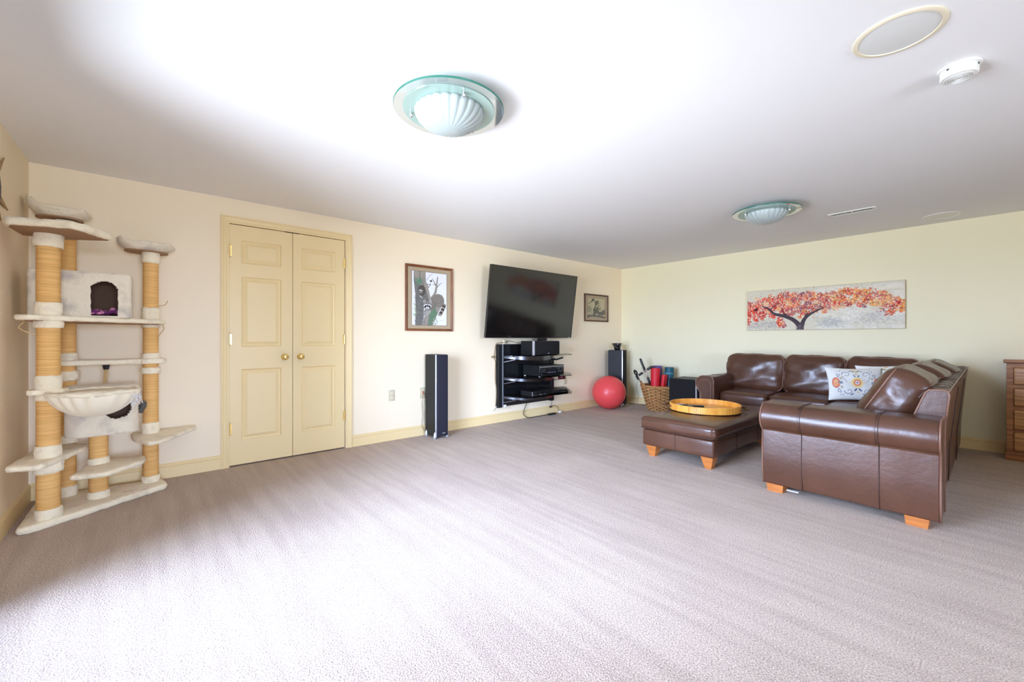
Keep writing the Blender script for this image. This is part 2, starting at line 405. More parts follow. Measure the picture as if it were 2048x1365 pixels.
# ============================================================ ROOM
struct(MB().box(XL-0.15, XR+0.15, YF-0.15, YB+0.15, -0.12, 0), 'floor', 'carpet', origin=(0, 0, 0))
struct(MB().box(XL-0.15, XR+0.15, YF-0.15, YB+0.15, H, H+0.12), 'ceiling', 'ceil')
DX0, DX1, DZ = 0.493, 1.460, 2.077
wb = MB(); wb.box(XL-0.15, DX0-0.004, YB, YB+0.12, 0, H); wb.box(DX1+0.004, XR+0.15, YB, YB+0.12, 0, H); wb.box(DX0-0.004, DX1+0.004, YB, YB+0.12, DZ+0.004, H)
struct(wb, 'wall_back', 'wall')
struct(MB().box(DX0-0.1, DX1+0.1, YB+0.12, YB+0.16, 0, H), 'closet_shade_wall', 'dark')  # near-black sheet: shade behind the door gaps put into its colour
struct(MB().box(XR, XR+0.15, YF-0.15, YB, 0, H), 'wall_right', 'wall_yellow')
GX0, GX1, GZ0, GZ1 = -0.55, 1.35, 0.35, 2.08
wf = MB(); wf.box(XL-0.15, GX0, YF-0.15, YF, 0, H); wf.box(GX1, XR+0.15, YF-0.15, YF, 0, H); wf.box(GX0, GX1, YF-0.15, YF, 0, GZ0); wf.box(GX0, GX1, YF-0.15, YF, GZ1, H)
struct(wf, 'wall_front', 'wall')
wn = thing('fill_window', ((GX0+GX1)/2, YF, GZ0), None, None, kind='structure')  # unseen window added to brighten the room
f = MB(); gm = (GX0+GX1)/2
f.box(GX0, GX1, YF-0.11, YF-0.04, GZ0, GZ0+0.05); f.box(GX0, GX1, YF-0.11, YF-0.04, GZ1-0.05, GZ1)
for x in (GX0, gm-0.025, GX1-0.05): f.box(x, x+0.05, YF-0.11, YF-0.04, GZ0+0.05, GZ1-0.05)
f.build('frame', 'white_plastic', wn)
for xa, xb in ((GX0+0.05, gm-0.025), (gm+0.025, GX1-0.05)): MB().box(xa, xb, YF-0.077, YF-0.073, GZ0+0.05, GZ1-0.05).build('pane', 'glass', wn)
wl = MB(); wl.box(XL-0.15, XL, YF, WY0, 0, H); wl.box(XL-0.15, XL, WY1, YB, 0, H); wl.box(XL-0.15, XL, WY0, WY1, WZ1, H)
struct(wl, 'wall_left', 'wall')
BP = [(0, 0), (0.012, 0), (0.012, 0.086), (0.008, 0.089), (0.013, 0.093), (0.013, 0.100), (0.006, 0.108), (0.006, 0.112), (0, 0.116)]
def base_run(mb, p0, p1, nrm):
    f = lambda p: (lambda u, v: (p[0]+nrm[0]*u, p[1]+nrm[1]*u, v))
    mb.sweep(BP, f(p0), f(p1))
b = MB(); base_run(b, (0.436, YB), (XL, YB), (0, -1)); base_run(b, (XR, YB), (1.527, YB), (0, -1)); struct(b, 'baseboard_back', 'trim')
b = MB(); base_run(b, (XR, YF), (XR, YB), (-1, 0)); struct(b, 'baseboard_right', 'trim')
b = MB(); base_run(b, (XL, YB), (XL, WY1+0.07), (1, 0)); base_run(b, (XL, WY0-0.07), (XL, YF), (1, 0)); struct(b, 'baseboard_left', 'trim')

# door casing
CP = [(0, 0), (0, 0.018), (0.010, 0.020), (0.016, 0.016), (0.040, 0.013), (0.046, 0.009), (0.058, 0.009), (0.060, 0.006), (0.060, 0)]
tr = MB()
X0, X1, ZT = 0.436, 1.527, 2.138
def fr(px, pz, sx, sz): return lambda u, v: (px+sx*u, YB-v, pz+sz*u)
tr.sweep(CP, fr(X0, 0, 1, 0), fr(X0, ZT, 1, -1)); tr.sweep(CP, fr(X0, ZT, 1, -1), fr(X1, ZT, -1, -1)); tr.sweep(CP, fr(X1, ZT, -1, -1), fr(X1, 0, -1, 0))
struct(tr, 'trim_1', 'trim', origin=(X0, YB, 0))

door = thing('door_1', (0.98, YB, 0), None, None, kind='structure')
def panel(mb, x0, x1, z0, z1, yf):
    L = [(0, 0), (0.008, 0.010), (0.017, 0.012), (0.044, 0.001), ]
    vs = []; fs = []
    for ins, dp in L: vs += [(x0+ins, yf+dp, z0+ins), (x1-ins, yf+dp, z0+ins), (x1-ins, yf+dp, z1-ins), (x0+ins, yf+dp, z1-ins)]
    for i in range(3):
        for k in range(4): fs.append((i*4+k, i*4+(k+1) % 4, (i+1)*4+(k+1) % 4, (i+1)*4+k))
    fs.append((12, 13, 14, 15)); mb.add(vs, fs)
ZR = [(0.218, 0.832), (1.026, 1.631), (1.747, 1.945)]
def leaf(x0, x1, px0, px1, kx, hx, hs):
    yf = YB-0.002; z0 = 0.012; z1 = DZ-0.004
    mb = MB(); xs = [x0, px0, px1, x1]; zs = [z0]+[z for r in ZR for z in r]+[z1]
    for i in range(3):
        for k in range(len(zs)-1):
            if i == 1 and k % 2 == 1: continue
            mb.add([(xs[i], yf, zs[k]), (xs[i+1], yf, zs[k]), (xs[i+1], yf, zs[k+1]), (xs[i], yf, zs[k+1])], [(0, 1, 2, 3)])
    yb = yf+0.034
    mb.add([(x0, yf, z0), (x1, yf, z0), (x1, yf, z1), (x0, yf, z1), (x0, yb, z0), (x1, yb, z0), (x1, yb, z1), (x0, yb, z1)], [(0, 4, 5, 1), (1, 5, 6, 2), (2, 6, 7, 3), (3, 7, 4, 0), (4, 7, 6, 5)])
    lf = mb.build('door_leaf', 'trim', door)
    for za, zb in ZR:
        p = MB(); panel(p, px0, px1, za, zb, yf); p.build('panel', 'trim', lf)
    mx = Matrix.Translation((kx, yf, 0.930)) @ Matrix.Rotation(PI/2, 4, 'X')
    MB().lathe([(0.028, 0), (0.028, 0.004), (0.022, 0.009), (0.010, 0.012), (0.009, 0.026), (0.018, 0.032), (0.026, 0.042), (0.028, 0.052), (0.022, 0.062), (0.010, 0.066), (0, 0.066)], n=28, mx=mx).build('knob', 'brass', lf, auto=50)
    for zc in (1.845, 1.09, 0.325):
        h = MB(); h.tube([(hx, YB-0.012, zc-0.047), (hx, YB-0.012, zc+0.047)], 0.006, 10)
        for q in (-0.049, 0.049): h.sphere((hx, YB-0.012, zc+q), 0.006, 8, 6)
        h.box(min(hx, hx+hs*0.012), max(hx, hx+hs*0.012), YB-0.011, YB-0.003, zc-0.045, zc+0.045)
        h.build('hinge', 'brass', lf, auto=40)
    MB().box(min(x1 if hs > 0 else x0, 0.98)-0.06*(1 if hs > 0 else 0)+0.0, min(x1 if hs > 0 else x0, 0.98)+0.06*(0 if hs > 0 else 1)+0.0, yf-0.002, yf+0.01, z1-0.002, z1+0.004).build('catch', 'dark', lf)
leaf(0.497, 0.9825, 0.583, 0.890, 0.915, 0.499, 1)
leaf(0.9865, 1.456, 1.062, 1.366, 1.048, 1.454, -1)

# glazed sliding door in the left wall: daylight comes in here
sd = thing('door_2', (XL, (WY0+WY1)/2, 0), None, None, kind='structure')
f = MB(); ym = (WY0+WY1)/2
f.box(XL-0.12, XL-0.03, WY0, WY1, 0, 0.04); f.box(XL-0.12, XL-0.03, WY0, WY1, WZ1-0.05, WZ1)
for y in (WY0, WY1-0.05): f.box(XL-0.12, XL-0.03, y, y+0.05, 0.04, WZ1-0.05)
f.build('frame', 'white_plastic', sd)
q4 = (WY1-WY0-0.1)/4
for y0, y1, xo in [(WY0+0.05, WY0+0.07+2*q4, -0.09), (WY0+0.03+2*q4, WY1-0.05, -0.05)]:
    s_ = MB(); xx = XL+xo
    s_.box(xx-0.015, xx+0.015, y0, y1, 0.04, 0.10); s_.box(xx-0.015, xx+0.015, y0, y1, WZ1-0.11, WZ1-0.05)
    s_.box(xx-0.015, xx+0.015, y0, y0+0.05, 0.10, WZ1-0.11); s_.box(xx-0.015, xx+0.015, y1-0.05, y1, 0.10, WZ1-0.11)
    so = s_.build('sash', 'white_plastic', sd)
    MB().box(xx-0.002, xx+0.002, y0+0.05, y1-0.05, 0.10, WZ1-0.11).build('pane', 'glass', so)

# ============================================================ CEILING
def ceiling_light(cx, cy, label, rot):
    t = thing('ceiling_light', (cx, cy, H), label, 'ceiling light', 'flush ceiling lights with green glass rims')
    zp = H-0.055
    MB().lathe([(0.10, H-zp), (0.10, 0.012), (0.0, 0.012)], (cx, cy, zp), 32).build('mount', 'white_plastic', t, auto=40)
    MB().lathe([(0.0, 0.010), (0.2695, 0.010), (0.2695, 0.0), (0.0, 0.0)], (cx, cy, zp-0.002), 72).build('glass_plate', 'lamp_glass', t)
    MB().lathe([(0.270, 0.0085), (0.2715, 0.006), (0.2715, 0.001), (0.270, -0.0015), (0.269, 0.001), (0.269, 0.007)], (cx, cy, zp), 72, cap=False).build('glass_edge', 'green_glass', t, smooth=True)
    MB().lathe([(0.225, 0.0), (0.225, -0.003), (0.165, -0.003), (0.165, 0.0)], (cx, cy, zp-0.003), 64, cap=False).build('frosted_band', 'frost_glass', t)
    pr = [(0.172*math.cos(a*PI/2/14), -0.098*math.sin(a*PI/2/14)) for a in range(14)]+[(0.004, -0.098)]
    K = 24
    MB().lathe(pr, (cx, cy, zp-0.006), K*6, rf=lambda an, i: 1-0.045*abs(math.sin(an*K/2))**0.35*0-0.05*(1-abs(math.sin(an*K/2))**0.5)).build('dome', 'opal', t, smooth=True)
    for k in range(3):
        a = rot+k*2*PI/3; x = cx+0.192*math.cos(a); y = cy+0.192*math.sin(a)
        MB().lathe([(0.004, 0.0), (0.004, -0.010), (0.009, -0.011), (0.010, -0.018), (0.007, -0.024), (0, -0.025)], (x, y, zp-0.004), 16).build('thumb_screw', 'chrome', t, auto=50)
ceiling_light(1.123, 1.787, 'nearest ceiling light with green-edged glass plate and ribbed white dome, above the open carpet', R(258))
ceiling_light(4.207, 1.374, 'farther ceiling light with green-edged glass plate and ribbed dome, beside the ceiling vent', R(262))

def round_speaker(cx, cy, label):
    t = thing('ceiling_speaker', (cx, cy, H), label, 'speaker', 'round speakers set into the ceiling')
    MB().lathe([(0.139, 0), (0.139, -0.004), (0.134, -0.007), (0.122, -0.007), (0.120, -0.003), (0.120, 0)], (cx, cy, H), 64, cap=False).build('rim', 'cream_plastic' if cx < 4 else 'white_plastic', t, auto=40)
    MB().lathe([(0.120, -0.004), (0.10, -0.006), (0, -0.008)], (cx, cy, H), 64, cap=False).build('grille', 'grey_mesh' if cx < 4 else 'white_plastic', t, smooth=True)
round_speaker(2.207, 0.258, 'round in-ceiling speaker with cream rim and grey mesh, nearest the camera by the smoke detector')
round_speaker(5.807, 0.362, 'faint round white in-ceiling speaker close to the right wall, beyond the vent')

t = thing('smoke_detector', (2.69, 0.116, H), 'small round white smoke detector on the ceiling beside the cream-rimmed speaker', 'smoke detector')
sc_ = (2.69, 0.116, H)
MB().lathe([(0.070, 0), (0.070, -0.008), (0.064, -0.010)], sc_, 40).build('base_plate', 'white_plastic', t, auto=40)
MB().lathe([(0.060, -0.010), (0.061, -0.018), (0.061, -0.038), (0.058, -0.044), (0.050, -0.046), (0.0, -0.046)], sc_, 40, cap=False).build('body', 'white_plastic', t, auto=40)
g = MB()
for r_ in (0.014, 0.022, 0.030, 0.038, 0.046):
    g.tube([(sc_[0]+r_*math.cos(a*PI/12), sc_[1]+r_*math.sin(a*PI/12), H-0.047) for a in range(24)], 0.0018, 5, closed=True)
g.build('vent_ring', 'grey_mesh', t, smooth=True)
g = MB()
for a in (0.4, 2.6, 4.4): MB().box(-0.004, 0.004, -0.0015, 0.0015, -0.003, 0.003, Matrix.Translation((sc_[0]+0.061*math.cos(a), sc_[1]+0.061*math.sin(a), H-0.016)) @ Matrix.Rotation(a+PI/2, 4, 'Z')).build('slot', 'black_plastic', t)

t = thing('ceiling_vent', (4.99, 0.905, H), 'long narrow white louvred vent in the ceiling', 'vent')
g = MB()
vx0, vx1, vy0, vy1 = 4.935, 5.05, 0.73, 1.08
g.box(vx0, vx0+0.022, vy0, vy1, H-0.006, H); g.box(vx1-0.022, vx1, vy0, vy1, H-0.006, H); g.box(vx0+0.022, vx1-0.022, vy0, vy0+0.022, H-0.006, H); g.box(vx0+0.022, vx1-0.022, vy1-0.022, vy1, H-0.006, H)
g.box(vx0+0.022, vx1-0.022, 0.901, 0.909, H-0.006, H)
g.build('frame', 'white_plastic', t)
MB().box(vx0+0.022, vx1-0.022, vy0+0.022, vy1-0.022, H-0.001, H).build('backing', 'vent_dark', t)
for i in range(22):
    y = vy0+0.030+i*(vy1-vy0-0.06)/21
    if abs(y-0.905) < 0.006: continue
    MB().box(-0.036, 0.036, -0.0028, 0.0028, -0.001, 0.001, Matrix.Translation((4.9925, y, H-0.003))).build('louvre', 'white_plastic', t)

# ============================================================ PICTURES
def framed(name, x0, x1, z0, z1, fw, mw, art, fmat, label, depth=0.022):
    t = thing(name, ((x0+x1)/2, YB, z0), label, 'picture')
    ins = fw; yb = YB-0.001; prof = [(0, 0), (0, depth), (0.25*fw, depth+0.004), (0.6*fw, depth), (fw, depth-0.008), (fw, 0)]
    cs = [(x0, z0, 1, 1), (x1, z0, -1, 1), (x1, z1, -1, -1), (x0, z1, 1, -1)]
    for i in range(4):
        a = cs[i]; c = cs[(i+1) % 4]
        mb = MB(); mb.sweep(prof, lambda u, v: (a[0]+a[2]*u, yb-v, a[1]+a[3]*u), lambda u, v: (c[0]+c[2]*u, yb-v, c[1]+c[3]*u)); mb.build('frame_rail', fmat, t)
    mi = MB(); y = yb-0.008
    X = [x0+fw*0.9, x0+fw+mw[0], x1-fw-mw[0], x1-fw*0.9]; Z = [z0+fw*0.9, z0+fw+mw[1], z1-fw-mw[2], z1-fw*0.9]
    for i in range(3):
        for k in range(3):
            if i == 1 and k == 1: continue
            mi.add([(X[i], y, Z[k]), (X[i+1], y, Z[k]), (X[i+1], y, Z[k+1]), (X[i], y, Z[k+1])], [(0, 1, 2, 3)])
    mi.build('mat_board', 'matboard', t)
    li = MB()
    for q in ((X[1]-.003, X[2]+.003, Z[1]-.003, Z[1]), (X[1]-.003, X[2]+.003, Z[2], Z[2]+.003), (X[1]-.003, X[1], Z[1], Z[2]), (X[2], X[2]+.003, Z[1], Z[2])): li.box(q[0], q[1], y-0.0015, y, q[2], q[3])
    li.build('mat_bevel', 'frame_dark', t)
    art.mesh('print', lambda u, v: (X[1]+(X[2]-X[1])*u, y+0.002, Z[1]+(Z[2]-Z[1])*v), 'art_glass', t)
    return t

A = Art(1.0, 1.3, (0.80, 0.80, 0.83), 200)   # raccoon on a tree
bark = (0.17, 0.16, 0.145); barkl = (0.33, 0.29, 0.245)
A.poly([(0.10, 0), (0.11, 0.45), (0.10, 0.75), (0.06, 1.05), (0.06, 1.3), (0.38, 1.3), (0.40, 1.0), (0.50, 0.75), (0.50, 0.60), (0.34, 0.5), (0.33, 0.2), (0.28, 0)], bark)
A.poly([(0.06, 1.3), (0.09, 1.08), (0.26, 0.95), (0.38, 1.02), (0.39, 1.3)], barkl)
A.line([(0.22, 1.3), (0.24, 1.1), (0.34, 0.95), (0.48, 0.72)], 0.012, 0.006, bark)
A.line([(0.38, 1.0), (0.44, 0.85), (0.50, 0.65)], 0.05, 0.03, barkl)
A.poly([(0.26, 0), (0.40, 0.30), (0.62, 0.55), (0.86, 0.50), (0.70, 0.22), (0.60, 0)], barkl)
A.poly([(0.44, 0), (0.48, 0.25), (0.66, 0.45), (0.72, 0.30), (0.60, 0.12), (0.56, 0)], (0.15, 0.22, 0.15))
for i in range(700):
    x = random.uniform(0.08, 0.38); z = random.uniform(0, 1.15); A.dot(x, z, random.uniform(.004, .010), random.uniform(.008, .022), random.uniform(-.3, .3), random.choice([(0.09, .085, .08), (.27, .255, .235), (.20, .22, .19)]), .55)
for i in range(160):
    A.dot(random.gauss(0.19, 0.05), random.gauss(1.06, 0.04), .014, .007, random.uniform(0, 3), (0.10, 0.24, 0.14), .6)
    A.dot(random.gauss(0.60, 0.05), random.gauss(0.28, 0.08), .016, .010, random.uniform(0, 3), (0.13, 0.24, 0.13), .5)
A.line([(0.56, 0.66), (0.66, 0.80), (0.70, 1.0), (0.73, 1.2)], 0.045, 0.014, (0.30, 0.27, 0.22))
A.line([(0.70, 0.93), (0.78, 1.02), (0.86, 1.07)], 0.016, 0.004, (0.28, 0.26, 0.22)); A.line([(0.67, 1.0), (0.60, 1.12), (0.57, 1.16)], 0.014, 0.004, bark)
A.line([(0.67, 1.0), (0.58, 1.01)], 0.008, 0.004, bark); A.line([(0.42, 1.10), (0.50, 1.22), (0.60, 1.28)], 0.006, 0.003, bark)
A.ell(0.54, 1.09, 0.035, 0.026, 0.2, (0.07, 0.07, 0.06))
for x, z in ((0.45, 1.0), (0.50, 0.98), (0.47, 0.94), (0.52, 1.01)): A.ell(x, z, .022, .014, random.random()*3, (0.10, 0.10, 0.09))
A.ell(0.28, 0.84, 0.10, 0.13, 0, (0.10, 0.085, 0.07)); A.ell(0.25, 0.82, 0.055, 0.05, 0, (0.30, 0.28, 0.26))
A.ell(0.235, 0.815, .018, .010, 0, (0.03, .03, .03)); A.ell(0.275, 0.805, .018, .010, 0, (0.03, .03, .03)); A.line([(0.21, 0.845), (0.25, 0.84), (0.29, 0.83)], .008, .008, (0.75, .75, .72)); A.line([(0.23, 0.70), (0.30, 0.66)], .012, .006, (.6, .6, .58))
A.poly([(0.54, 0.60), (0.62, 0.74), (0.74, 0.79), (0.86, 0.76), (0.93, 0.64), (0.92, 0.52), (0.84, 0.46), (0.68, 0.48), (0.58, 0.38), (0.48, 0.28), (0.36, 0.24), (0.34, 0.34)], (0.225, 0.195, 0.165))
A.ell(0.76, 0.63, 0.16, 0.15, 0.2, (0.24, 0.21, 0.175)); A.ell(0.56, 0.50, 0.14, 0.12, 0.6, (0.20, 0.175, 0.15))
for i in range(900):
    a_ = random.uniform(0, 6.28); r_ = random.random()**.5; A.dot(0.70+0.2*r_*math.cos(a_), 0.58+0.15*r_*math.sin(a_), .003, .014, random.uniform(-.9, .3), random.choice([(0.13, .11, .09), (.32, .29, .25)]), .4)
for k in range(7):
    q = k/6; A.ell(0.93-0.13*q**1.3, 0.52-0.25*q, 0.055, 0.034, -0.5+0.3*q, (0.05, 0.045, 0.04) if k % 2 else (0.30, 0.25, 0.20))
A.ell(0.44, 0.47, 0.115, 0.085, 0, (0.21, 0.19, 0.17))
for sx in (-1, 1): A.ell(0.44+sx*0.085, 0.575, 0.035, 0.038, 0, (0.55, 0.52, 0.49)); A.ell(0.44+sx*0.083, 0.57, 0.020, 0.024, 0, (0.20, 0.18, 0.16))
A.line([(0.34, 0.47), (0.38, 0.50), (0.43, 0.50)], .014, .012, (.80, .79, .77)); A.line([(0.54, 0.47), (0.50, 0.50), (0.45, 0.50)], .014, .012, (.80, .79, .77))
for sx in (-1, 1): A.ell(0.44+sx*0.050, 0.465, 0.038, 0.022, sx*-0.4, (0.02, 0.02, 0.02))
A.ell(0.44, 0.425, 0.045, 0.034, 0, (0.78, 0.77, 0.75)); A.ell(0.44, 0.415, 0.016, 0.014, 0, (0.03, 0.03, 0.03)); A.line([(0.44, 0.52), (0.44, 0.45)], .008, .010, (.05, .045, .04))
A.line([(0.42, 0.34), (0.36, 0.28), (0.34, 0.24)], .035, .022, (.34, .32, .30)); A.line([(0.50, 0.34), (0.44, 0.28), (0.40, 0.24)], .035, .022, (.38, .36, .33))
for i in range(26):
    A.dot(random.gauss(0.08, .02), random.uniform(.22, .52), .018, .010, random.random()*3, (0.30, .42, .20), .7)
    A.dot(random.gauss(0.68, .05), random.gauss(.06, .04), .018, .010, random.random()*3, random.choice([(0.45, .52, .38), (.15, .20, .14)]), .7)
for z in (0.135, 0.118): A.line([(0.78, z), (0.92, z+.004)], .0028, .0028, (0.5, 0.5, 0.5), sm=False)
framed('framed_raccoon_print', 2.108, 2.717, 1.182, 1.925, 0.026, (0.052, 0.040, 0.044), A, 'frame_wood', 'wood-framed print of a raccoon climbing a grey tree, in a tan mat')

A = Art(1.0, 0.9, (0.50, 0.43, 0.27), 120)   # small grey print of plants over a pool
for (p, w_) in (([(0.0, .05), (0.2, .10), (0.5, .09), (0.95, .05)], .06), ([(0.35, .16), (0.55, .28), (0.72, .24), (0.95, .36)], .06), ([(0.65, .2), (0.85, .22), (.95, .25)], .09)): A.line(p, w_, w_*.7, (0.15, 0.13, 0.105))
A.ell(0.45, 0.30, 0.13, 0.12, 0.4, (0.13, 0.12, 0.09)); A.line([(0.38, 0.25), (0.34, 0.38), (0.42, 0.48)], .04, .02, (.15, .14, .10))
for p in ([(0.42, .45), (0.46, .62), (0.40, .78), (0.36, .85)], [(0.36, .84), (0.28, .78), (0.20, .70), (0.02, .60)], [(0.46, .6), (0.58, .74), (0.62, .80)], [(0.46, .6), (0.60, .66), (0.70, .72)], [(0.50, .42), (0.62, .56), (0.72, .60)], [(0.52, .40), (0.66, .46), (0.76, .48)], [(0.54, .34), (0.66, .38), (0.80, .40)]): A.line(p, .035, .008, (0.13, 0.13, 0.075))
A.ell(0.30, 0.80, .08, .05, .8, (0.10, 0.10, 0.065)); A.ell(0.52, 0.72, .12, .06, .5, (0.15, .145, .09))
for k in range(6): A.line([(0.02, .25+k*.05), (0.14, .30+k*.045), (0.24, .24+k*.03)], .014, .006, (0.17, .18, .11))
for i in range(260): A.dot(random.uniform(0, .95), random.gauss(.17, .08), random.uniform(.006, .02), .006, random.uniform(-.6, .6), random.choice([(0.10, .09, .075), (.30, .27, .23), (.42, .38, .28)]), .6)
for i in range(60): A.dot(random.uniform(0, .3), random.uniform(.05, .4), .012, .006, random.random()*3, random.choice([(0.5, .46, .33), (.10, .10, .07)]), .7)
framed('framed_plant_print', 5.160, 5.762, 1.368, 1.807, 0.022, (0.050, 0.034, 0.036), A, 'frame_dark', 'small dark-framed grey print of plants, hung between the television and the corner')

# blossom tree canvas on the right wall
A = Art(3.0, 1.0, (0.70, 0.645, 0.50), 150)
for i in range(420):   # pale clouds and grey washes
    u = random.uniform(1.5, 3.0); v = random.uniform(0.0, 0.95)
    A.dot(u, v, random.uniform(.04, .14), random.uniform(.015, .05), random.uniform(-.6, .6), random.choice([(0.82, 0.77, 0.64), (0.74, 0.71, 0.62), (0.86, 0.81, 0.70)]), .35)
for i in range(1500):
    u = random.gauss(2.55, .22) if i % 2 else random.gauss(1.75, .15); v = random.gauss(.24, .10) if i % 2 else random.gauss(.16, .07)
    A.dot(u, v, random.uniform(.006, .026), random.uniform(.003, .009), random.uniform(-.9, .9), random.choice([(0.33, 0.33, 0.32), (0.47, 0.46, 0.43), (0.58, .56, .51)]), .4)
for i in range(600):
    A.dot(random.uniform(0, .75), random.gauss(.14, .08), random.uniform(.01, .03), random.uniform(.006, .012), random.uniform(-.9, .9), random.choice([(0.34, 0.29, 0.29), (0.50, 0.45, 0.38), (.60, .56, .46)]), .5)
def vc(u): return float(np.interp(u, [0, .3, .6, .9, 1.2, 1.6, 2.0, 2.4, 2.7, 3.0], [.44, .52, .56, .60, .58, .66, .70, .68, .60, .48]))
def hw(u): return float(np.interp(u, [0, .3, .6, 1.0, 1.6, 2.0, 2.5, 3.0], [.34, .30, .34, .34, .26, .20, .20, .12]))
reds = [(0.72, 0.045, 0.02), (0.60, 0.03, 0.03), (0.80, 0.10, 0.035), (0.45, 0.04, 0.05)]
mids = [(0.72, 0.12, 0.07), (0.42, 0.10, 0.12), (0.30, 0.10, 0.13), (0.78, 0.22, 0.08), (0.68, 0.20, 0.17)]
oras = [(0.85, 0.28, 0.05), (0.82, 0.38, 0.10), (0.75, 0.14, 0.05), (0.84, 0.45, 0.18), (0.62, 0.16, 0.14)]
for i in range(330):     # flower heads, each a rosette of petals
    u = 3.0*random.random()**1.1; v = vc(u)+hw(u)*random.uniform(-1, 1)*.85
    if i < 8: u = random.gauss(.75, .05); v = random.gauss(.16, .05)
    if i in (9, 10, 11, 12, 13): u = random.gauss(2.75, .08); v = random.gauss(.36, .06)
    pal = reds if u < .75 else (mids if u < 1.75 else oras)
    if random.random() < .25: pal = random.choice([reds, mids, oras])
    col = random.choice(pal); r0 = random.uniform(.04, .085)
    for k in range(26):
        a_ = random.uniform(0, 6.28); q = random.random()**.5*r0; j = random.uniform(.75, 1.3)
        cc = tuple(min(1, x*j) for x in col) if random.random() < .72 else random.choice([(0.85, 0.62, 0.38), (0.85, .72, .55), (.35, .08, .10)])
        A.dot(u+q*math.cos(a_), v+q*math.sin(a_)*.9, random.uniform(.010, .026), random.uniform(.007, .016), a_+random.uniform(-.5, .5), cc, .85)
    A.dot(u, v, .012, .012, 0, (0.15, 0.03, 0.03), .8)
for i in range(500):
    u = random.uniform(0, 3); v = vc(u)+hw(u)*random.gauss(0, .7); A.dot(u, v, random.uniform(.006, .016), random.uniform(.004, .010), random.random()*3, random.choice(reds+mids+oras+[(.85, .78, .62)]*4), .8)
for i in range(150):
    A.dot(random.uniform(.5, 2.6), random.uniform(.75, 1.0), .006, .004, 0, random.choice([(.10, .04, .05), (.4, .08, .06), (.05, .05, .06)]), .8)
tk = (0.075, 0.055, 0.065)
A.line([(1.15, 0.0), (1.15, .09), (1.02, .24), (.82, .34), (.62, .40), (.48, .54), (.36, .60)], .065, .012, tk)
A.line([(1.18, .0), (1.20, .12), (1.27, .28), (1.42, .40), (1.62, .50)], .060, .012, tk); A.line([(.92, .30), (.82, .42), (.78, .54)], .026, .010, tk)
A.line([(1.27, .28), (1.30, .40), (1.24, .50)], .026, .008, tk); A.line([(.52, .50), (.62, .60), (.72, .66)], .014, .008, tk); A.ell(.20, .52, .05, .03, .3, (0.06, .03, .04))
for i in range(60): A.dot(random.gauss(1.15, .03), random.uniform(0, .12), .004, .02, random.uniform(-.5, .5), (.16, .13, .14), .6)
for i in range(46):     # blossoms in front of the boughs
    u = random.uniform(.2, 1.9); v = random.uniform(.42, .8); col = random.choice(reds+mids+oras)
    for k in range(20):
        a_ = random.uniform(0, 6.28); q = random.random()**.5*.06; j = random.uniform(.75, 1.25)
        A.dot(u+q*math.cos(a_), v+q*math.sin(a_)*.9, random.uniform(.010, .022), random.uniform(.007, .014), a_, tuple(min(1, x*j) for x in col) if k % 4 else (0.85, .70, .50), .85)
A.grain(0.10, 2)
t = thing('blossom_tree_canvas', (XR, 1.445, 1.205), 'wide unframed canvas of a red and orange blossoming tree on the right wall', 'painting')
MB().rbox(XR-0.034, XR-0.001, 0.658, 2.232, 1.204, 1.730, 0.004, 2, 2).build('stretched_canvas', mat('canvas_edge', (0.55, 0.47, 0.32), 0.8), t)
A.mesh('painted_face', lambda u, v: (XR-0.0345, 2.229-1.568*u, 1.207+0.520*v), 'art', t)

# sun ornament on the left wall
t = thing('sun_wall_ornament', (XL, 3.36, 1.62), 'grey disc wall ornament with pointed bronze rays on the left wall, cut by the frame', 'wall decoration')
oc = (XL+0.009, 3.375, 1.893)
mxr = Matrix.Translation(oc) @ Matrix.Rotation(PI/2, 4, 'Y')
MB(mxr).lathe([(0, -0.008), (0.138, -0.008), (0.140, 0.0), (0.136, 0.003), (0.10, 0.006), (0, 0.008)], n=48, cap=False).build('disc', 'metal_grey', t, smooth=True)
MB(mxr).lathe([(0.112, 0.004), (0.116, 0.009), (0.120, 0.004)], n=48, cap=False).build('disc_ring', 'metal_grey', t, smooth=True)
for k, (an_, ln) in enumerate(((43, .31), (10, .18), (-12, .315), (-43, .225), (-80, .335), (-110, .20), (-140, .27), (-165, .18), (168, .30), (142, .19), (115, .27), (82, .20))):
    a = R(an_); c, s_ = math.cos(a), math.sin(a); w_ = 0.026 if ln > 0.18 else 0.014
    p = lambda r, o, h: (oc[0]+h, oc[1]+r*c-o*s_, oc[2]+r*s_+o*c)
    MB().add([p(.12, -w_, 0), p(.12, w_, 0), p(ln, 0, 0), p(.12, 0, .006), p(ln, 0, .002), p(.12, -w_, -.004), p(.12, w_, -.004), p(ln, 0, -.004)], [(0, 3, 4, 2), (3, 1, 2, 4), (5, 7, 6), (0, 2, 7, 5), (1, 6, 7, 2), (0, 5, 6, 1, 3)]).build('ray', 'ray_wood', t)

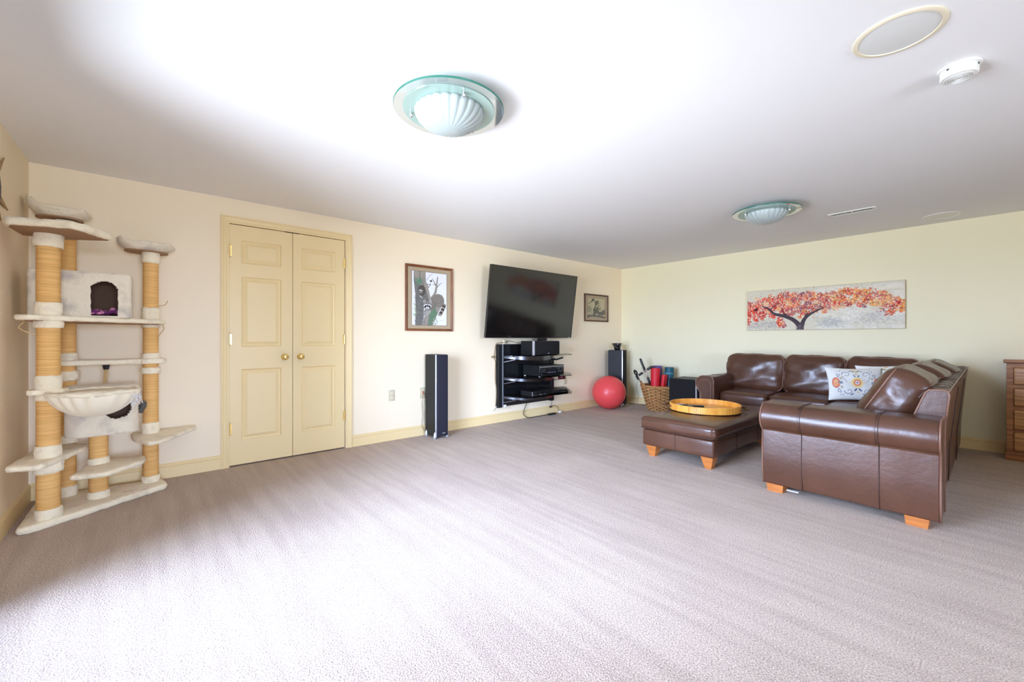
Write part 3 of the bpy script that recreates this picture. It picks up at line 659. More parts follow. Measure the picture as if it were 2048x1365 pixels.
# ============================================================ WALL PLATES
t = thing('power_outlet', (1.953, YB, 0.425), 'ivory duplex power outlet on the wall left of the tall blue-grey speaker', 'outlet')
def plate(x0, x1, z0, z1, par, m='ivory'): MB().rbox(x0, x1, YB-0.006, YB, z0, z1, 0.003, 2, 1).build('cover_plate', m, par, auto=40)
plate(1.918, 1.988, 0.424, 0.542, t)
for zc in (0.508, 0.458):
    o = MB().prism([(1.953+0.018*math.cos(a*PI/8)*(1 if abs(math.cos(a*PI/8)) > .2 else 1), 0.015*math.sin(a*PI/8)) for a in range(16)], 0, 0.002, Matrix.Translation((0, YB-0.006, zc)) @ Matrix.Rotation(PI/2, 4, 'X')).build('socket', 'cream_plastic', t)
    MB().box(1.945, 1.947, YB-0.0088, YB-0.008, zc-0.005, zc+0.006).box(1.958, 1.960, YB-0.0088, YB-0.008, zc-0.005, zc+0.006).build('slot', 'black_plastic', o)
t = thing('speaker_wall_plate', (2.325, YB, 0.42), 'ivory wall plate with two red plugs, half behind the tall blue-grey speaker', 'wall plate')
plate(2.288, 2.362, 0.418, 0.540, t)
for zc in (0.489, 0.470): MB().tube([(2.325, YB-0.006, zc), (2.325, YB-0.022, zc)], 0.007, 10).build('plug', 'red_connector', t, auto=40)
t = thing('blank_wall_plate', (4.72, YB, 0.41), 'tan wall plate under the right end of the glass shelves', 'wall plate')
plate(4.686, 4.756, 0.405, 0.515, t)
MB().box(4.714, 4.728, YB-0.009, YB-0.006, 0.445, 0.475).build('switch', 'ivory', t)

# ============================================================ TELEVISION (tilted forward on its mount)
TX0, TX1 = 3.086, 4.658
zb, zt, yb_, yt_ = 1.103, 1.992, 4.095, 3.972
t = thing('television', ((TX0+TX1)/2, YB, zb), 'large flat black television tilted forward on the back wall', 'television')
sl = math.hypot(zt-zb, yb_-yt_); tilt = math.atan2(yb_-yt_, zt-zb)
mx = Matrix.Translation((TX0, yb_, zb)) @ Matrix.Rotation(tilt, 4, 'X')
TW = TX1-TX0
MB(mx).rbox(0, TW, 0.004, 0.035, 0, sl, 0.006, 3, 2).build('cabinet', 'black_plastic', t, auto=40)
g = MB(mx); bz = 0.010
g.box(0, TW, -0.002, 0.006, 0, 0.016); g.box(0, TW, -0.002, 0.006, sl-bz, sl); g.box(0, bz, -0.002, 0.006, 0.016, sl-bz); g.box(TW-bz, TW, -0.002, 0.006, 0.016, sl-bz)
g.build('bezel', 'black_gloss', t)
MB(mx).box(bz, TW-bz, 0.000, 0.004, 0.016, sl-bz).build('screen', 'screen', t)
MB(mx).rbox(0.30, TW-0.30, 0.035, 0.060, 0.10, sl-0.25, 0.01, 2, 2).build('rear_bulge', 'black_plastic', t)
MB(mx).rbox(0.885, 1.075, -0.004, 0.016, -0.040, -0.002, 0.010, 3, 2).build('logo_tab', 'black_plastic', t, auto=40)
MB(mx).box(TW-0.07, TW-0.03, -0.0028, -0.002, 0.005, 0.011).build('badge', 'silver', t)
MB().box(3.6, 4.15, 4.10, YB, 1.35, 1.75).build('wall_mount', 'black_plastic', t)

# ============================================================ WALL RACK WITH GLASS SHELVES
t = thing('wall_media_rack', (3.9, YB, 0.2), 'black wall-hung media rack with three glass shelves under the television', 'media rack')
RZ0, RZ1 = 0.205, 1.020
MB().box(3.40, 4.42, YB-0.030, YB-0.001, RZ0, RZ1).build('back_panel', 'black_gloss', t)
MB().rbox(3.385, 3.455, YB-0.055, YB-0.001, RZ0-0.01, RZ1, 0.008, 3, 2).build('side_column', 'black_ash', t, auto=40)
MB().rbox(4.36, 4.425, YB-0.055, YB-0.001, RZ0-0.01, RZ1-0.05, 0.008, 3, 2).build('side_column', 'black_ash', t, auto=40)
MB().box(3.454, 3.460, YB-0.062, YB-0.05, RZ0, RZ1).build('silver_strip', 'silver', t)
MB().box(3.466, 3.478, YB-0.058, YB-0.03, RZ0+0.01, RZ1-0.01).build('slotted_rail', 'black_plastic', t)
MB().rbox(3.47, 3.51, YB-0.070, YB-0.03, RZ0-0.008, RZ0+0.025, 0.005, 2, 1).build('corner_cap', 'white_plastic', t)
for zs_ in (0.872, 0.590, 0.348):
    pts = [(3.47, 4.20), (3.49, 4.08), (3.53, 3.90), (3.60, 3.86), (4.20, 3.86), (4.36, 3.90), (4.40, 4.04), (4.41, 4.20)]
    sh = MB().prism([(3.47, 4.21), (3.47, 4.02), (3.535, 3.83), (4.33, 3.80), (4.41, 3.86), (4.66, 4.14), (4.66, 4.21)], zs_, zs_+0.007).build('glass_shelf', 'shelf_glass', t)
    br = MB(); path = smooth_path([(3.475, 4.215, 0), (3.55, 4.10, 0), (3.66, 4.02, 0), (3.85, 3.965, 0), (4.02, 3.97, 0), (4.20, 4.03, 0), (4.33, 4.12, 0), (4.385, 4.215, 0)], 6)
    n = len(path); vs = []; fs = []
    for i, p in enumerate(path):
        q = i/(n-1); dz = 0.030+0.038*min(1, 2.2*min(q, 1-q)+0.02)
        vs += [(p.x, p.y, zs_-0.002), (p.x, p.y, zs_-0.002-dz), (p.x*1.0, p.y+0.008, zs_-0.002-dz), (p.x, p.y+0.008, zs_-0.002)]
    for i in range(n-1):
        for k in range(4): fs.append((i*4+k, i*4+(k+1) % 4, (i+1)*4+(k+1) % 4, (i+1)*4+k))
    br.add(vs, fs); br.build('curved_bracket', 'steel', t, auto=40)
    a = MB()
    a.tube([(3.478, 4.215, zs_-0.012), (3.56, 4.09, zs_-0.014)], 0.010, 6); a.tube([(3.478, 4.215, zs_-0.085), (3.57, 4.085, zs_-0.050)], 0.010, 6)
    a.build('bracket_arm', 'steel', t)
    for q in (-0.008, -0.045, -0.085): MB().sphere((3.472, 4.205, zs_+q), 0.0045, 8, 6).build('screw', 'chrome', t, smooth=True)
MB().tube([(4.37, 4.20, 0.80), (4.30, 4.05, 0.80), (4.36, 3.98, 0.83)], 0.012, 8).build('clip_arm', 'black_plastic', t)

# equipment
t = thing('centre_speaker', (3.91, 4.0, 0.88), 'wide grey centre speaker lying on the top glass shelf', 'speaker')
z0 = 0.880
MB().prism([(3.675, 3.875), (4.155, 3.875), (4.13, 4.13), (3.70, 4.13)], z0, z0+0.183).build('cabinet', 'black_ash', t, bevel=0.003)
MB().rbox(3.690, 4.152, 3.850, 3.876, z0+0.002, z0+0.181, 0.010, 3, 3, puff=(0, .006, 0)).build('grille', 'grille', t, auto=50)
MB().box(3.673, 3.690, 3.852, 3.878, z0, z0+0.183).build('silver_edge', 'silver', t)
MB().box(3.925, 3.945, 3.8445, 3.8475, z0+0.018, z0+0.026).build('badge', 'silver', t)
t = thing('av_receiver', (4.0, 4.0, 0.598), 'black stereo receiver with knobs and buttons on the middle glass shelf', 'receiver')
z0 = 0.6035
MB().box(3.79, 4.235, 3.872, 4.185, z0, z0+0.140).build('casing', 'black_ash', t, bevel=0.002)
fp = MB().rbox(3.785, 4.240, 3.855, 3.873, z0-0.002, z0+0.142, 0.003, 2, 1).build('front_panel', 'black_gloss', t, auto=40)
MB().box(3.785, 4.240, 3.8535, 3.8555, z0+0.118, z0+0.124).build('silver_line', 'silver', fp)
MB().box(3.92, 4.09, 3.8535, 3.8552, z0+0.062, z0+0.100).build('display', 'display', t)
def knob(x, z, r, par, y=3.855): MB(Matrix.Translation((x, y, z)) @ Matrix.Rotation(PI/2, 4, 'X')).lathe([(r, 0), (r*.95, .012), (r*.8, .014), (0, .014)], n=20).build('knob', 'black_plastic', par, auto=40)
knob(3.845, z0+0.060, 0.010, t); knob(3.885, z0+0.060, 0.010, t); knob(4.145, z0+0.075, 0.012, t); knob(4.195, z0+0.085, 0.015, t)
for i in range(6): MB().box(3.925+i*0.027, 3.935+i*0.027, 3.850, 3.855, z0+0.044, z0+0.050).build('button', 'silver', t)
for x, z in ((3.82, .060), (3.865, .058), (3.81, .025), (3.84, .084), (3.87, .086), (4.13, .056), (4.165, .050), (4.20, .060), (4.215, .086)): MB().box(x-.003, x+.003, 3.851, 3.855, z0+z-.003, z0+z+.003).build('button', 'silver', t)
for x in (3.81, 4.21):
    for y in (3.885, 4.165): MB().lathe([(0.016, -0.007), (0.016, 0)], (x, y, z0), 12).build('foot', 'silver', t)
t = thing('media_box', (3.81, 3.95, 0.356), 'small black box with silver corner at the left of the bottom glass shelf', 'media player')
z0 = 0.3565
MB().box(3.655, 3.950, 3.872, 4.08, z0, z0+0.060).build('casing', 'black_ash', t, bevel=0.002)
MB().rbox(3.650, 3.955, 3.858, 3.873, z0, z0+0.060, 0.003, 2, 1).build('front_panel', 'black_gloss', t, auto=40)
MB().box(3.650, 3.656, 3.856, 3.860, z0+.004, z0+0.056).build('silver_corner', 'silver', t)
for x in (3.68, 3.87): MB().box(x, x+.006, 3.855, 3.858, z0+.018, z0+.024).build('indicator', 'silver', t)
MB().box(3.78, 3.815, 3.855, 3.858, z0+.012, z0+.018).build('badge', 'silver', t)
for x, y in ((3.68, 3.9), (3.92, 3.9), (3.68, 4.05), (3.92, 4.05)): MB().lathe([(0.010, -0.0015), (0.010, 0.001)], (x, y, z0), 10).build('foot', 'black_plastic', t)
t = thing('disc_player', (4.18, 4.0, 0.356), 'low wide black disc player at the right of the bottom glass shelf', 'media player')
MB().box(3.985, 4.345, 3.92, 4.185, z0+.002, z0+0.044).build('casing', 'black_ash', t, bevel=0.002)
MB().rbox(3.98, 4.35, 3.905, 3.921, z0+.004, z0+0.044, 0.003, 2, 1).build('front_panel', 'black_gloss', t, auto=40)
MB().box(4.06, 4.20, 3.903, 3.906, z0+.026, z0+.032).build('disc_tray', 'black_plastic', t)
for x, y in ((4.01, 3.94), (4.32, 3.94), (4.01, 4.15), (4.32, 4.15)): MB().lathe([(0.010, -0.0015), (0.010, 0.003)], (x, y, z0), 10).build('foot', 'black_plastic', t)
t = thing('power_supply', (4.335, 3.965, 0.516), 'small dark red box hanging under the middle shelf beside the receiver', 'power supply')
MB().rbox(4.28, 4.36, 3.93, 4.01, 0.530, 0.588, 0.008, 2, 1).build('casing', 'dark_red', t, auto=40)
MB().tube(smooth_path([(4.36, 3.97, .55), (4.42, 4.05, .52), (4.40, 4.19, .50)]), 0.004, 6).build('lead', 'cord', t)
t = thing('flat_case', (4.45, 3.99, .356), 'slim flat dark case overhanging the right end of the bottom shelf', 'case')
MB().prism([(4.365, 3.90), (4.43, 3.94), (4.60, 4.12), (4.60, 4.19), (4.365, 4.19)], .3560, .378).build('lower_case', 'black_plastic', t, bevel=.003)
MB().prism([(4.365, 3.91), (4.42, 3.95), (4.58, 4.12), (4.58, 4.19), (4.365, 4.19)], .378, .392).build('lid', 'metal_grey', t, bevel=.003)
for x in (3.475,):
    pass

# ============================================================ TOWER SPEAKERS
def tower(name, E, u, v, lu, lv, hh, grm, label):
    """E front-left corner; u runs back along the side, v runs along the front"""
    u = Vector(u).normalized(); v = Vector(v).normalized()
    mx = Matrix(((v.x, u.x, 0, E[0]), (v.y, u.y, 0, E[1]), (0, 0, 1, 0), (0, 0, 0, 1)))
    t = thing(name, (E[0]+v.x*lv/2+u.x*lu/2, E[1]+v.y*lv/2+u.y*lu/2, 0), label, 'speaker')
    MB(mx).box(0.002, lv-0.002, 0.014, lu, 0.022, hh).build('cabinet', 'black_ash', t, bevel=.002)
    MB(mx).rbox(0.012, lv-0.002, -0.004, 0.015, 0.024, hh-0.001, 0.006, 3, 3, puff=(0, .004, 0)).build('grille', grm, t, auto=50)
    MB(mx).rbox(0.0, 0.012 if lv < .17 else 0.006, -0.002, 0.016, 0.022, hh, 0.003, 2, 1).build('silver_edge', 'silver', t, auto=40)
    MB(mx).box(lv/2+0.0, lv/2+0.035, -0.010, -0.006, 0.055, 0.062).build('badge', 'silver', t)
    for x, y in ((0.0, 0.02), (0.0, lu-0.03), (lv, 0.02), (lv, lu-0.03)):
        MB(mx).lathe([(0.014, 0), (0.016, 0.015), (0.014, 0.04), (0.009, 0.062), (0.002, 0.075), (0, 0.076)], (x, y, 0), 14).build('foot', 'silver', t, smooth=True)
    return t
tower('tower_speaker', (2.332, 3.985), (0, 1, 0), (1, 0, 0), 0.235, 0.155, 0.918, 'grille_blue', 'tall blue-grey tower speaker with silver edge and silver feet, right of the closet door')
tower('tower_speaker', (5.700, 3.925), (-.348, .938, 0), (.938, .348, 0), 0.235, 0.25, 0.905, 'grille', 'tall black tower speaker in the far corner behind the red ball')
t = thing('black_ornament', (5.75, 4.06, 0.906), 'small black flared object on top of the corner speaker', 'ornament')
MB().lathe([(0.0, 0.0), (0.045, 0.0), (0.05, 0.03), (0.065, 0.07), (0.082, 0.108), (0.078, 0.112), (0.060, 0.07), (0.0, 0.03)], (5.75, 4.06, 0.9065), 48, cap=False, rf=lambda an, i: 1+(0.10*math.cos(3*an+.6) if i > 2 else 0)).build('flared_shell', 'black_gloss', t, smooth=True)
MB().rbox(5.70, 5.80, 4.02, 4.10, 0.925, 0.965, 0.015, 3, 2, wr=(.008, 20, (1, 1, 1))).build('core', 'black_plastic', t, smooth=True)

# exercise ball
t = thing('exercise_ball', (5.393, 3.963, 0), 'large shiny red exercise ball on the carpet in front of the corner speaker', 'exercise ball')
pr = []
for i in range(97):
    a = PI*i/96; rr = 0.257*(1-0.0035*(1 if (i % 4 < 2 and 20 < i < 76) else 0)); pr.append((max(0.0, rr*math.sin(a)), -rr*math.cos(a)))
mxb = Matrix.Translation((5.393, 3.963, 0.2565)) @ Matrix.Rotation(R(24), 4, 'Y') @ Matrix.Rotation(R(20), 4, 'X')
MB(mxb).lathe(pr, n=72, cap=False).build('shell', 'red_rubber', t, smooth=True)
MB(Matrix.Translation((5.535, 3.80, 0.07)) @ Matrix.Rotation(R(60), 4, 'Y')).lathe([(0.010, 0), (0.010, .006), (0, .007)], n=12).build('valve_plug', 'cream_plastic', t)

# ============================================================ SUBWOOFER, BASKET
t = thing('subwoofer', (5.65, 2.81, 0), 'black cube subwoofer with silver edge between the wicker basket and the sofa', 'subwoofer')
MB().box(5.47, 5.86, 2.605, 2.995, 0.03, 0.545).build('cabinet', 'black_ash', t, bevel=.003)
MB().rbox(5.448, 5.471, 2.620, 2.993, 0.035, 0.543, 0.006, 3, 2).build('grille', 'grille', t, auto=40)
MB().box(5.446, 5.472, 2.605, 2.619, 0.03, 0.545).build('silver_edge', 'silver', t)
for x in (5.50, 5.82):
    for y in (2.64, 2.96): MB().lathe([(0.02, 0), (0.018, 0.03)], (x, y, 0), 14).build('foot', 'black_plastic', t)

BX, BY, BH = 5.862, 3.375, 0.385
def brad(z): return 0.158+(0.272-0.158)*(z/BH)**0.9
t = thing('wicker_basket', (BX, BY, 0), 'round flared brown wicker basket holding rolled mats by the right wall', 'basket')
NS = 22
MB().lathe([(0, 0.001), (0.152, 0.001), (0.156, 0.012), (0, 0.012)], (BX, BY, 0), 28, cap=False).build('bottom', 'wicker', t)
for k in range(NS):
    a = 2*PI*k/NS; MB().tube([(BX+brad(z)*math.cos(a), BY+brad(z)*math.sin(a), z) for z in [0.008+i*(BH-0.02)/6 for i in range(7)]], 0.007, 6).build('stake', 'wicker_dark', t, smooth=True)
for j in range(16):       # each row of weave, in front of and behind the stakes by turns
    z = 0.014+j*(BH-0.044)/15; pts = []
    for k in range(NS*4):
        a = 2*PI*k/(NS*4); r_ = brad(z)+0.0105*math.cos(a*NS/2+(PI if j % 2 else 0)); pts.append((BX+r_*math.cos(a), BY+r_*math.sin(a), z+0.002*math.sin(a*5+j)))
    MB().tube(pts, 0.0100, 8, closed=True).build('weave_row', 'wicker', t, smooth=True)
for s_ in (0, 1, 2):      # braided rim
    MB().tube([(BX+(0.272+0.010*math.cos(24*a+s_*2.09))*math.cos(a), BY+(0.272+0.010*math.cos(24*a+s_*2.09))*math.sin(a), BH-0.008+0.010*math.sin(24*a+s_*2.09)) for a in [2*PI*i/192 for i in range(192)]], 0.0072, 6, closed=True).build('rim_braid', 'wicker', t, smooth=True)
for s_ in (0, 2.1, 4.2):
    pts = []
    for i in range(25):
        q = i/24; a = R(128)+R(44)*(q-.5)*2*.75; z = BH+0.050*math.sin(PI*q); rr = 0.272+0.004
        pts.append((BX+(rr+.009*math.cos(q*22+s_))*math.cos(a), BY+(rr+.009*math.cos(q*22+s_))*math.sin(a), z+.009*math.sin(q*22+s_)))
    MB().tube(pts, 0.0075, 6).build('handle_strand', 'wicker', t, smooth=True)

def rolled_mat(name, c, r, z0, z1, m, label, cat, mx=None, tail=None):
    t = thing(name, (c[0], c[1], z0), label, cat, None)
    turns = 3.2; n = int(turns*22); pts = []; th = 0.010
    for i in range(n+1):
        q = i/n; a = q*turns*2*PI; rr = 0.012+(r-0.012)*q; pts.append((rr*math.cos(a), rr*math.sin(a)))
    vs = []; fs = []
    for x, y in pts:
        L = math.hypot(x, y); ux, uy = x/L, y/L; t_ = min(th, L*.6)
        vs += [(c[0]+x, c[1]+y, z0), (c[0]+x-ux*t_, c[1]+y-uy*t_, z0), (c[0]+x-ux*t_, c[1]+y-uy*t_, z1), (c[0]+x, c[1]+y, z1)]
    for i in range(len(pts)-1):
        for k in range(4): fs.append((i*4+k, (i+1)*4+k, (i+1)*4+(k+1) % 4, i*4+(k+1) % 4))
    fs += [(0, 1, 2, 3), tuple((len(pts)-1)*4+k for k in (3, 2, 1, 0))]
    g = MB(mx); g.add(vs, fs); g.build('roll', m, t, auto=50)
    return t
rolled_mat('rolled_exercise_mat', (5.735, 3.375), 0.082, 0.10, 0.648, 'red_mat', 'bright red rolled mat standing in the wicker basket', 'exercise mat', tail=True)
rolled_mat('rolled_exercise_mat', (5.90, 3.44), 0.085, 0.03, 0.672, 'purple', 'dark purple roll standing behind the red mat in the basket', 'exercise mat')
tl = rolled_mat('rolled_exercise_mat', (5.905, 3.245), 0.075, 0.02, 0.660, 'teal', 'dark teal rolled mat standing in the basket behind the subwoofer', 'exercise mat')
MB().lathe([(0.0765, 0.56), (0.0775, 0.565), (0.0775, 0.580), (0.0765, 0.585)], (5.905, 3.245, 0), 28, cap=False).build('strap', mat('pale_teal', (0.06, .20, .24), .6), tl, smooth=True)
t = thing('red_foam_block', (5.72, 3.255, .2), 'red foam block wedged against the red mat in the basket', 'foam block')
MB(Matrix.Translation((5.745, 3.262, .20)) @ Matrix.Rotation(R(6), 4, 'X')).rbox(-.05, .05, -.024, .024, 0, .36, 0.012, 3, 2).build('block', 'red_mat', t, smooth=True)

def bar_tool(p0, p1, label, grips, r=0.010):
    t = thing('exercise_bar', p0, label, 'exercise bar'); p0 = Vector(p0); p1 = Vector(p1)
    MB().tube([p0, p1], r, 10).build('rod', 'chrome', t, auto=50)
    for a, c in grips:
        MB().tube([p0.lerp(p1, a), p0.lerp(p1, a+(c-a)*.1), p0.lerp(p1, a+(c-a)*.9), p0.lerp(p1, c)], r, 12, rad=[r*1.5, r*2.0, r*2.0, r*1.6]).build('grip', 'black_plastic', t, smooth=True)
    return t
bar_tool((5.72, 3.62, .785), (5.86, 3.40, .10), 'tallest black-gripped chrome exercise bar leaning left out of the basket', ((0, .30), (.42, .60)), 0.009)
bar_tool((5.545, 3.535, .540), (5.655, 3.375, .680), 'black-gripped chrome bar lying across the top of the basket', ((0, .30), (.62, 1.0)), 0.009)
t = thing('ab_roller_handle', (5.60, 3.60, .45), 'black-headed chrome rod sticking out of the basket beside its handle', 'exercise tool')
MB().tube([(5.595, 3.600, .555), (5.74, 3.46, .10)], 0.008, 8).build('rod', 'chrome', t, auto=50)
MB(Matrix.Translation((5.585, 3.612, .575)) @ Matrix.Rotation(R(-30), 4, 'X')).sphere((0, 0, 0), .04, 16, 10, (.7, .7, 1.25)).build('head', 'black_gloss', t, smooth=True)
MB().tube([(5.590, 3.605, .53), (5.612, 3.580, .47)], 0.018, 10).build('collar', 'black_plastic', t, auto=50)

# ============================================================ SECTIONAL SOFA
sofa = thing('sectional_sofa', (5.2, 1.0, 0), 'large brown leather L-shaped sectional sofa with rolled arms along the right wall', 'sofa')
def arm_profile(wd, top):
    rr = 0.098; cx_, cz = rr, top-rr; P = [(0.075, 0.055), (0.052, 0.16), (0.048, 0.28), (0.052, cz-0.088)]
    for i in range(17):
        a = R(238-148*i/16); P.append((cx_+rr*math.cos(a), cz+rr*math.sin(a)))
    P += [(wd-0.045, top), (wd-0.015, top-0.012), (wd, top-0.05), (wd, 0.055)]
    return P
# near arm (faces the camera)
def armobj(prof, f0, f1, mid, frontf):
    mb = MB(); mb.sweep(prof, f0, f1, mid); mb.fuzz(.0035, 8); o = mb.build('arm', 'leather', sofa, auto=45, bevel=.012); return o
AX = 3.298
pf = arm_profile(0.31, 0.632)
armB = armobj(pf, lambda u, v: (AX+u, 1.118, v), lambda u, v: (AX+u, 0.215, v), 36, None)
for yy, bul in ((1.118, .0), (0.215, 0)):
    loop = [(AX+u, yy, v) for u, v in pf]; MB().tube(loop, 0.0055, 6).build('piping', 'piping', armB, smooth=True)
for yy in (0.877, 0.477):
    MB().tube([(AX+u-(0.002 if u < .1 else 0), yy, v+(.002 if v > .6 else 0)) for u, v in pf[:-2]], 0.0024, 5).build('seam', 'seam', armB, smooth=True)
for yy in (0.889, 0.489):
    MB().tube([(AX+u-(0.001 if u < .1 else 0), yy, v+(.001 if v > .6 else 0)) for u, v in pf[4:-3]], 0.0014, 5).build('seam', 'seam', armB, smooth=True)
# far arm (by the subwoofer)
pf2 = arm_profile(0.215, 0.645)
armA = armobj(pf2, lambda u, v: (5.06, 2.428-u, v), lambda u, v: (6.03, 2.428-u, v), 8, None)
armA.data.flip_normals()
sc = [(5.052, 2.428-(u*.72+.030), .05+(v-.05)*.925+.0) for u, v in pf2]
MB().tube([(5.058, 2.428-u, v) for u, v in pf2], 0.006, 6).build('piping', 'piping', armA, smooth=True)
MB().tube(sc, 0.005, 6, closed=True).build('piping', 'piping', armA, smooth=True)
mb = MB(); n = len(sc); mb.add(sc+[(x+.02, y, z) for x, y, z in sc], [tuple(range(n)), tuple(range(2*n-1, n-1, -1))]+[(i, n+i, n+(i+1) % n, (i+1) % n) for i in range(n)]); mb.build('scroll_panel', 'leather', armA)
MB().tube([(5.35, 2.428-u, v+.0015) for u, v in pf2[6:-2]], 0.0025, 5).build('seam', 'seam', armA, smooth=True)

MB().rbox(3.60, 5.17, 0.26, 1.075, 0.055, 0.300, 0.02, 3, 3).build('seat_base', 'leather', sofa, auto=45)
MB().rbox(5.165, 6.03, 0.26, 2.215, 0.055, 0.300, 0.02, 3, 3).build('seat_base', 'leather', sofa, auto=45)
# backs
bk = [(0.245, 0.055), (0.240, 0.30), (0.215, 0.55), (0.196, 0.755), (0.200, 0.778), (0.222, 0.786), (0.282, 0.782), (0.298, 0.765), (0.345, 0.63), (0.41, 0.46), (0.41, 0.055)]
mb = MB(); mb.sweep(bk, lambda u, v: (3.612, u, v), lambda u, v: (6.05, u+.006, v+.035*(v > .5)), 40)
nb = len(bk)
for i, v in enumerate(mb.v):
    if v.z > .74: v.z += 0.006*math.sin(v.x*34)+.004*noise.noise(Vector((v.x*9, v.y*9, 0)))
    v.y += 0.006*noise.noise(Vector((v.x*2.3, 3.3, v.z*3)))
bB = mb.build('backrest', 'leather', sofa, auto=50); bB.data.flip_normals()
MB().tube([(3.610, u, v) for u, v in bk[2:10]], 0.0058, 6).build('piping', 'piping', bB, smooth=True)
MB().tube([(x, 0.1955+.0025*(x-3.6), .778+.035*(x-3.6)/2.44+.004) for x in np.linspace(3.612, 6.05, 30)], 0.005, 6).build('piping', 'piping', bB, smooth=True)
for x in [3.75+i*0.145 for i in range(16)]:
    dz = .035*(x-3.6)/2.44
    MB().tube(smooth_path([(x, .305, .768+dz), (x+.01, .28, .789+dz), (x-.006, .24, .795+dz), (x, .21, .790+dz), (x, .198, .76+dz)], 4), 0.0022, 5).build('gather_seam', 'seam', bB, smooth=True)
for x in (4.42, 5.24):
    MB().tube([(x, u-.002, v) for u, v in bk[:4]], 0.003, 5).build('seam', 'seam', bB, smooth=True)
bk2 = [(6.06, 0.055), (6.06, 0.55), (6.085, 0.79), (6.075, 0.808), (6.0, 0.808), (5.93, 0.62), (5.86, 0.46), (5.86, 0.055)]
mb = MB(); mb.sweep(bk2, lambda u, v: (u, 0.30, v), lambda u, v: (u, 2.22, v), 12); mb.build('backrest', 'leather', sofa, auto=50)

def seam_loops(x0, x1, y0, y1, z, r, mx=None, rr=.005, par=None, name='piping', m='piping'):
    MB(mx).tube([(x, y, z) for x, y in rrect(x0, x1, y0, y1, r)], rr, 6, closed=True).build(name, m, par, smooth=True)
def seat(x0, x1, y0, y1):
    o = MB().rbox(x0, x1, y0, y1, 0.285, 0.462, 0.045, 5, 8, puff=(.012, .012, .018), wr=(.006, 7, (1, 1, 1))).build('seat_cushion', 'leather', sofa, smooth=True)
    MB().tube([(x, y, .440) for x, y in rrect(x0-.004, x1+.004, y0-.004, y1+.004, .05)], 0.0032, 6, closed=True).build('seam', 'seam', o, smooth=True)
seat(5.190, 5.90, 1.692, 2.208); seat(5.190, 5.90, 1.125, 1.680); seat(5.190, 5.90, .42, 1.112)
seat(3.625, 4.395, .40, 1.105); seat(4.405, 5.178, .40, 1.105)

def backc(mx, wd, ht, th, wr):
    """back cushion: x = width, y = thickness (front at -y), z = height, built around its base centre"""
    o = MB(mx).rbox(-wd/2, wd/2, -th/2, th/2, 0, ht, 0.075, 6, 14, puff=(.018, .035, .02), wr=wr).build('back_cushion', 'leather', sofa, smooth=True)
    for ys in (-th/2*0.72, th/2*0.72):
        pts = []
        d_ = (abs(ys)-(th/2-.075))/.075; ins = .075*(1-math.sqrt(max(0, 1-d_*d_)))-.002
        for x, z in rrect(-wd/2+ins, wd/2-ins, ins, ht-ins, .075-ins*.8, 7):
            tx = x/(wd/2); tz = (z-ht/2)/(ht/2)
            x2 = x+.018*tx*max(0, 1-tz*tz)**.6*.9; z2 = z+.02*tz*max(0, 1-tx*tx)**.6*.9
            pts.append((x2, ys*1.02, z2))
        MB(mx).tube(pts, 0.0048, 6, closed=True).build('piping', 'piping' if ys < 0 else 'leather', o, smooth=True)
    return o
for (ya, yb2), k in zip(((1.675, 2.325), (1.090, 1.672), (0.50, 1.088)), range(3)):
    mx = Matrix.Translation((5.735, (ya+yb2)/2, 0.445)) @ Matrix.Rotation(-PI/2, 4, 'Z') @ Matrix.Rotation(R(-9), 4, 'X')
    backc(mx, yb2-ya, 0.445, 0.19, (.016, 5, (1, 1.0, 1.6)))
for (xa, xb), k in zip(((3.70, 4.44), (4.445, 5.10), (5.105, 5.66)), range(3)):
    mx = Matrix.Translation(((xa+xb)/2, 0.60-.03*k, 0.43)) @ Matrix.Rotation(PI, 4, 'Z') @ Matrix.Rotation(R(-29), 4, 'X')
    backc(mx, xb-xa, 0.485, 0.25, (.016, 5, (1, 1, 1.6)))
for x0, x1, y0, y1 in ((3.372, 3.50, .995, 1.10), (3.372, 3.50, .262, .368), (5.10, 5.20, 2.26, 2.36), (5.93, 6.02, .30, .40), (4.6, 4.7, .30, .40), (4.6, 4.7, .96, 1.06), (5.93, 6.02, 2.26, 2.36)):
    MB().add([(x0, y0, 0.056), (x1, y0, 0.056), (x1, y1, 0.056), (x0, y1, 0.056), (x0+.006, y0+.006, 0), (x1-.006, y0+.006, 0), (x1-.006, y1-.006, 0), (x0+.006, y1-.006, 0)], [(0, 1, 2, 3), (7, 6, 5, 4), (0, 4, 5, 1), (1, 5, 6, 2), (2, 6, 7, 3), (3, 7, 4, 0)]).build('foot', 'orange_wood', sofa)
MB().box(3.375, 3.40, .905, .975, .030, .0345).build('care_tag', 'cotton', sofa)

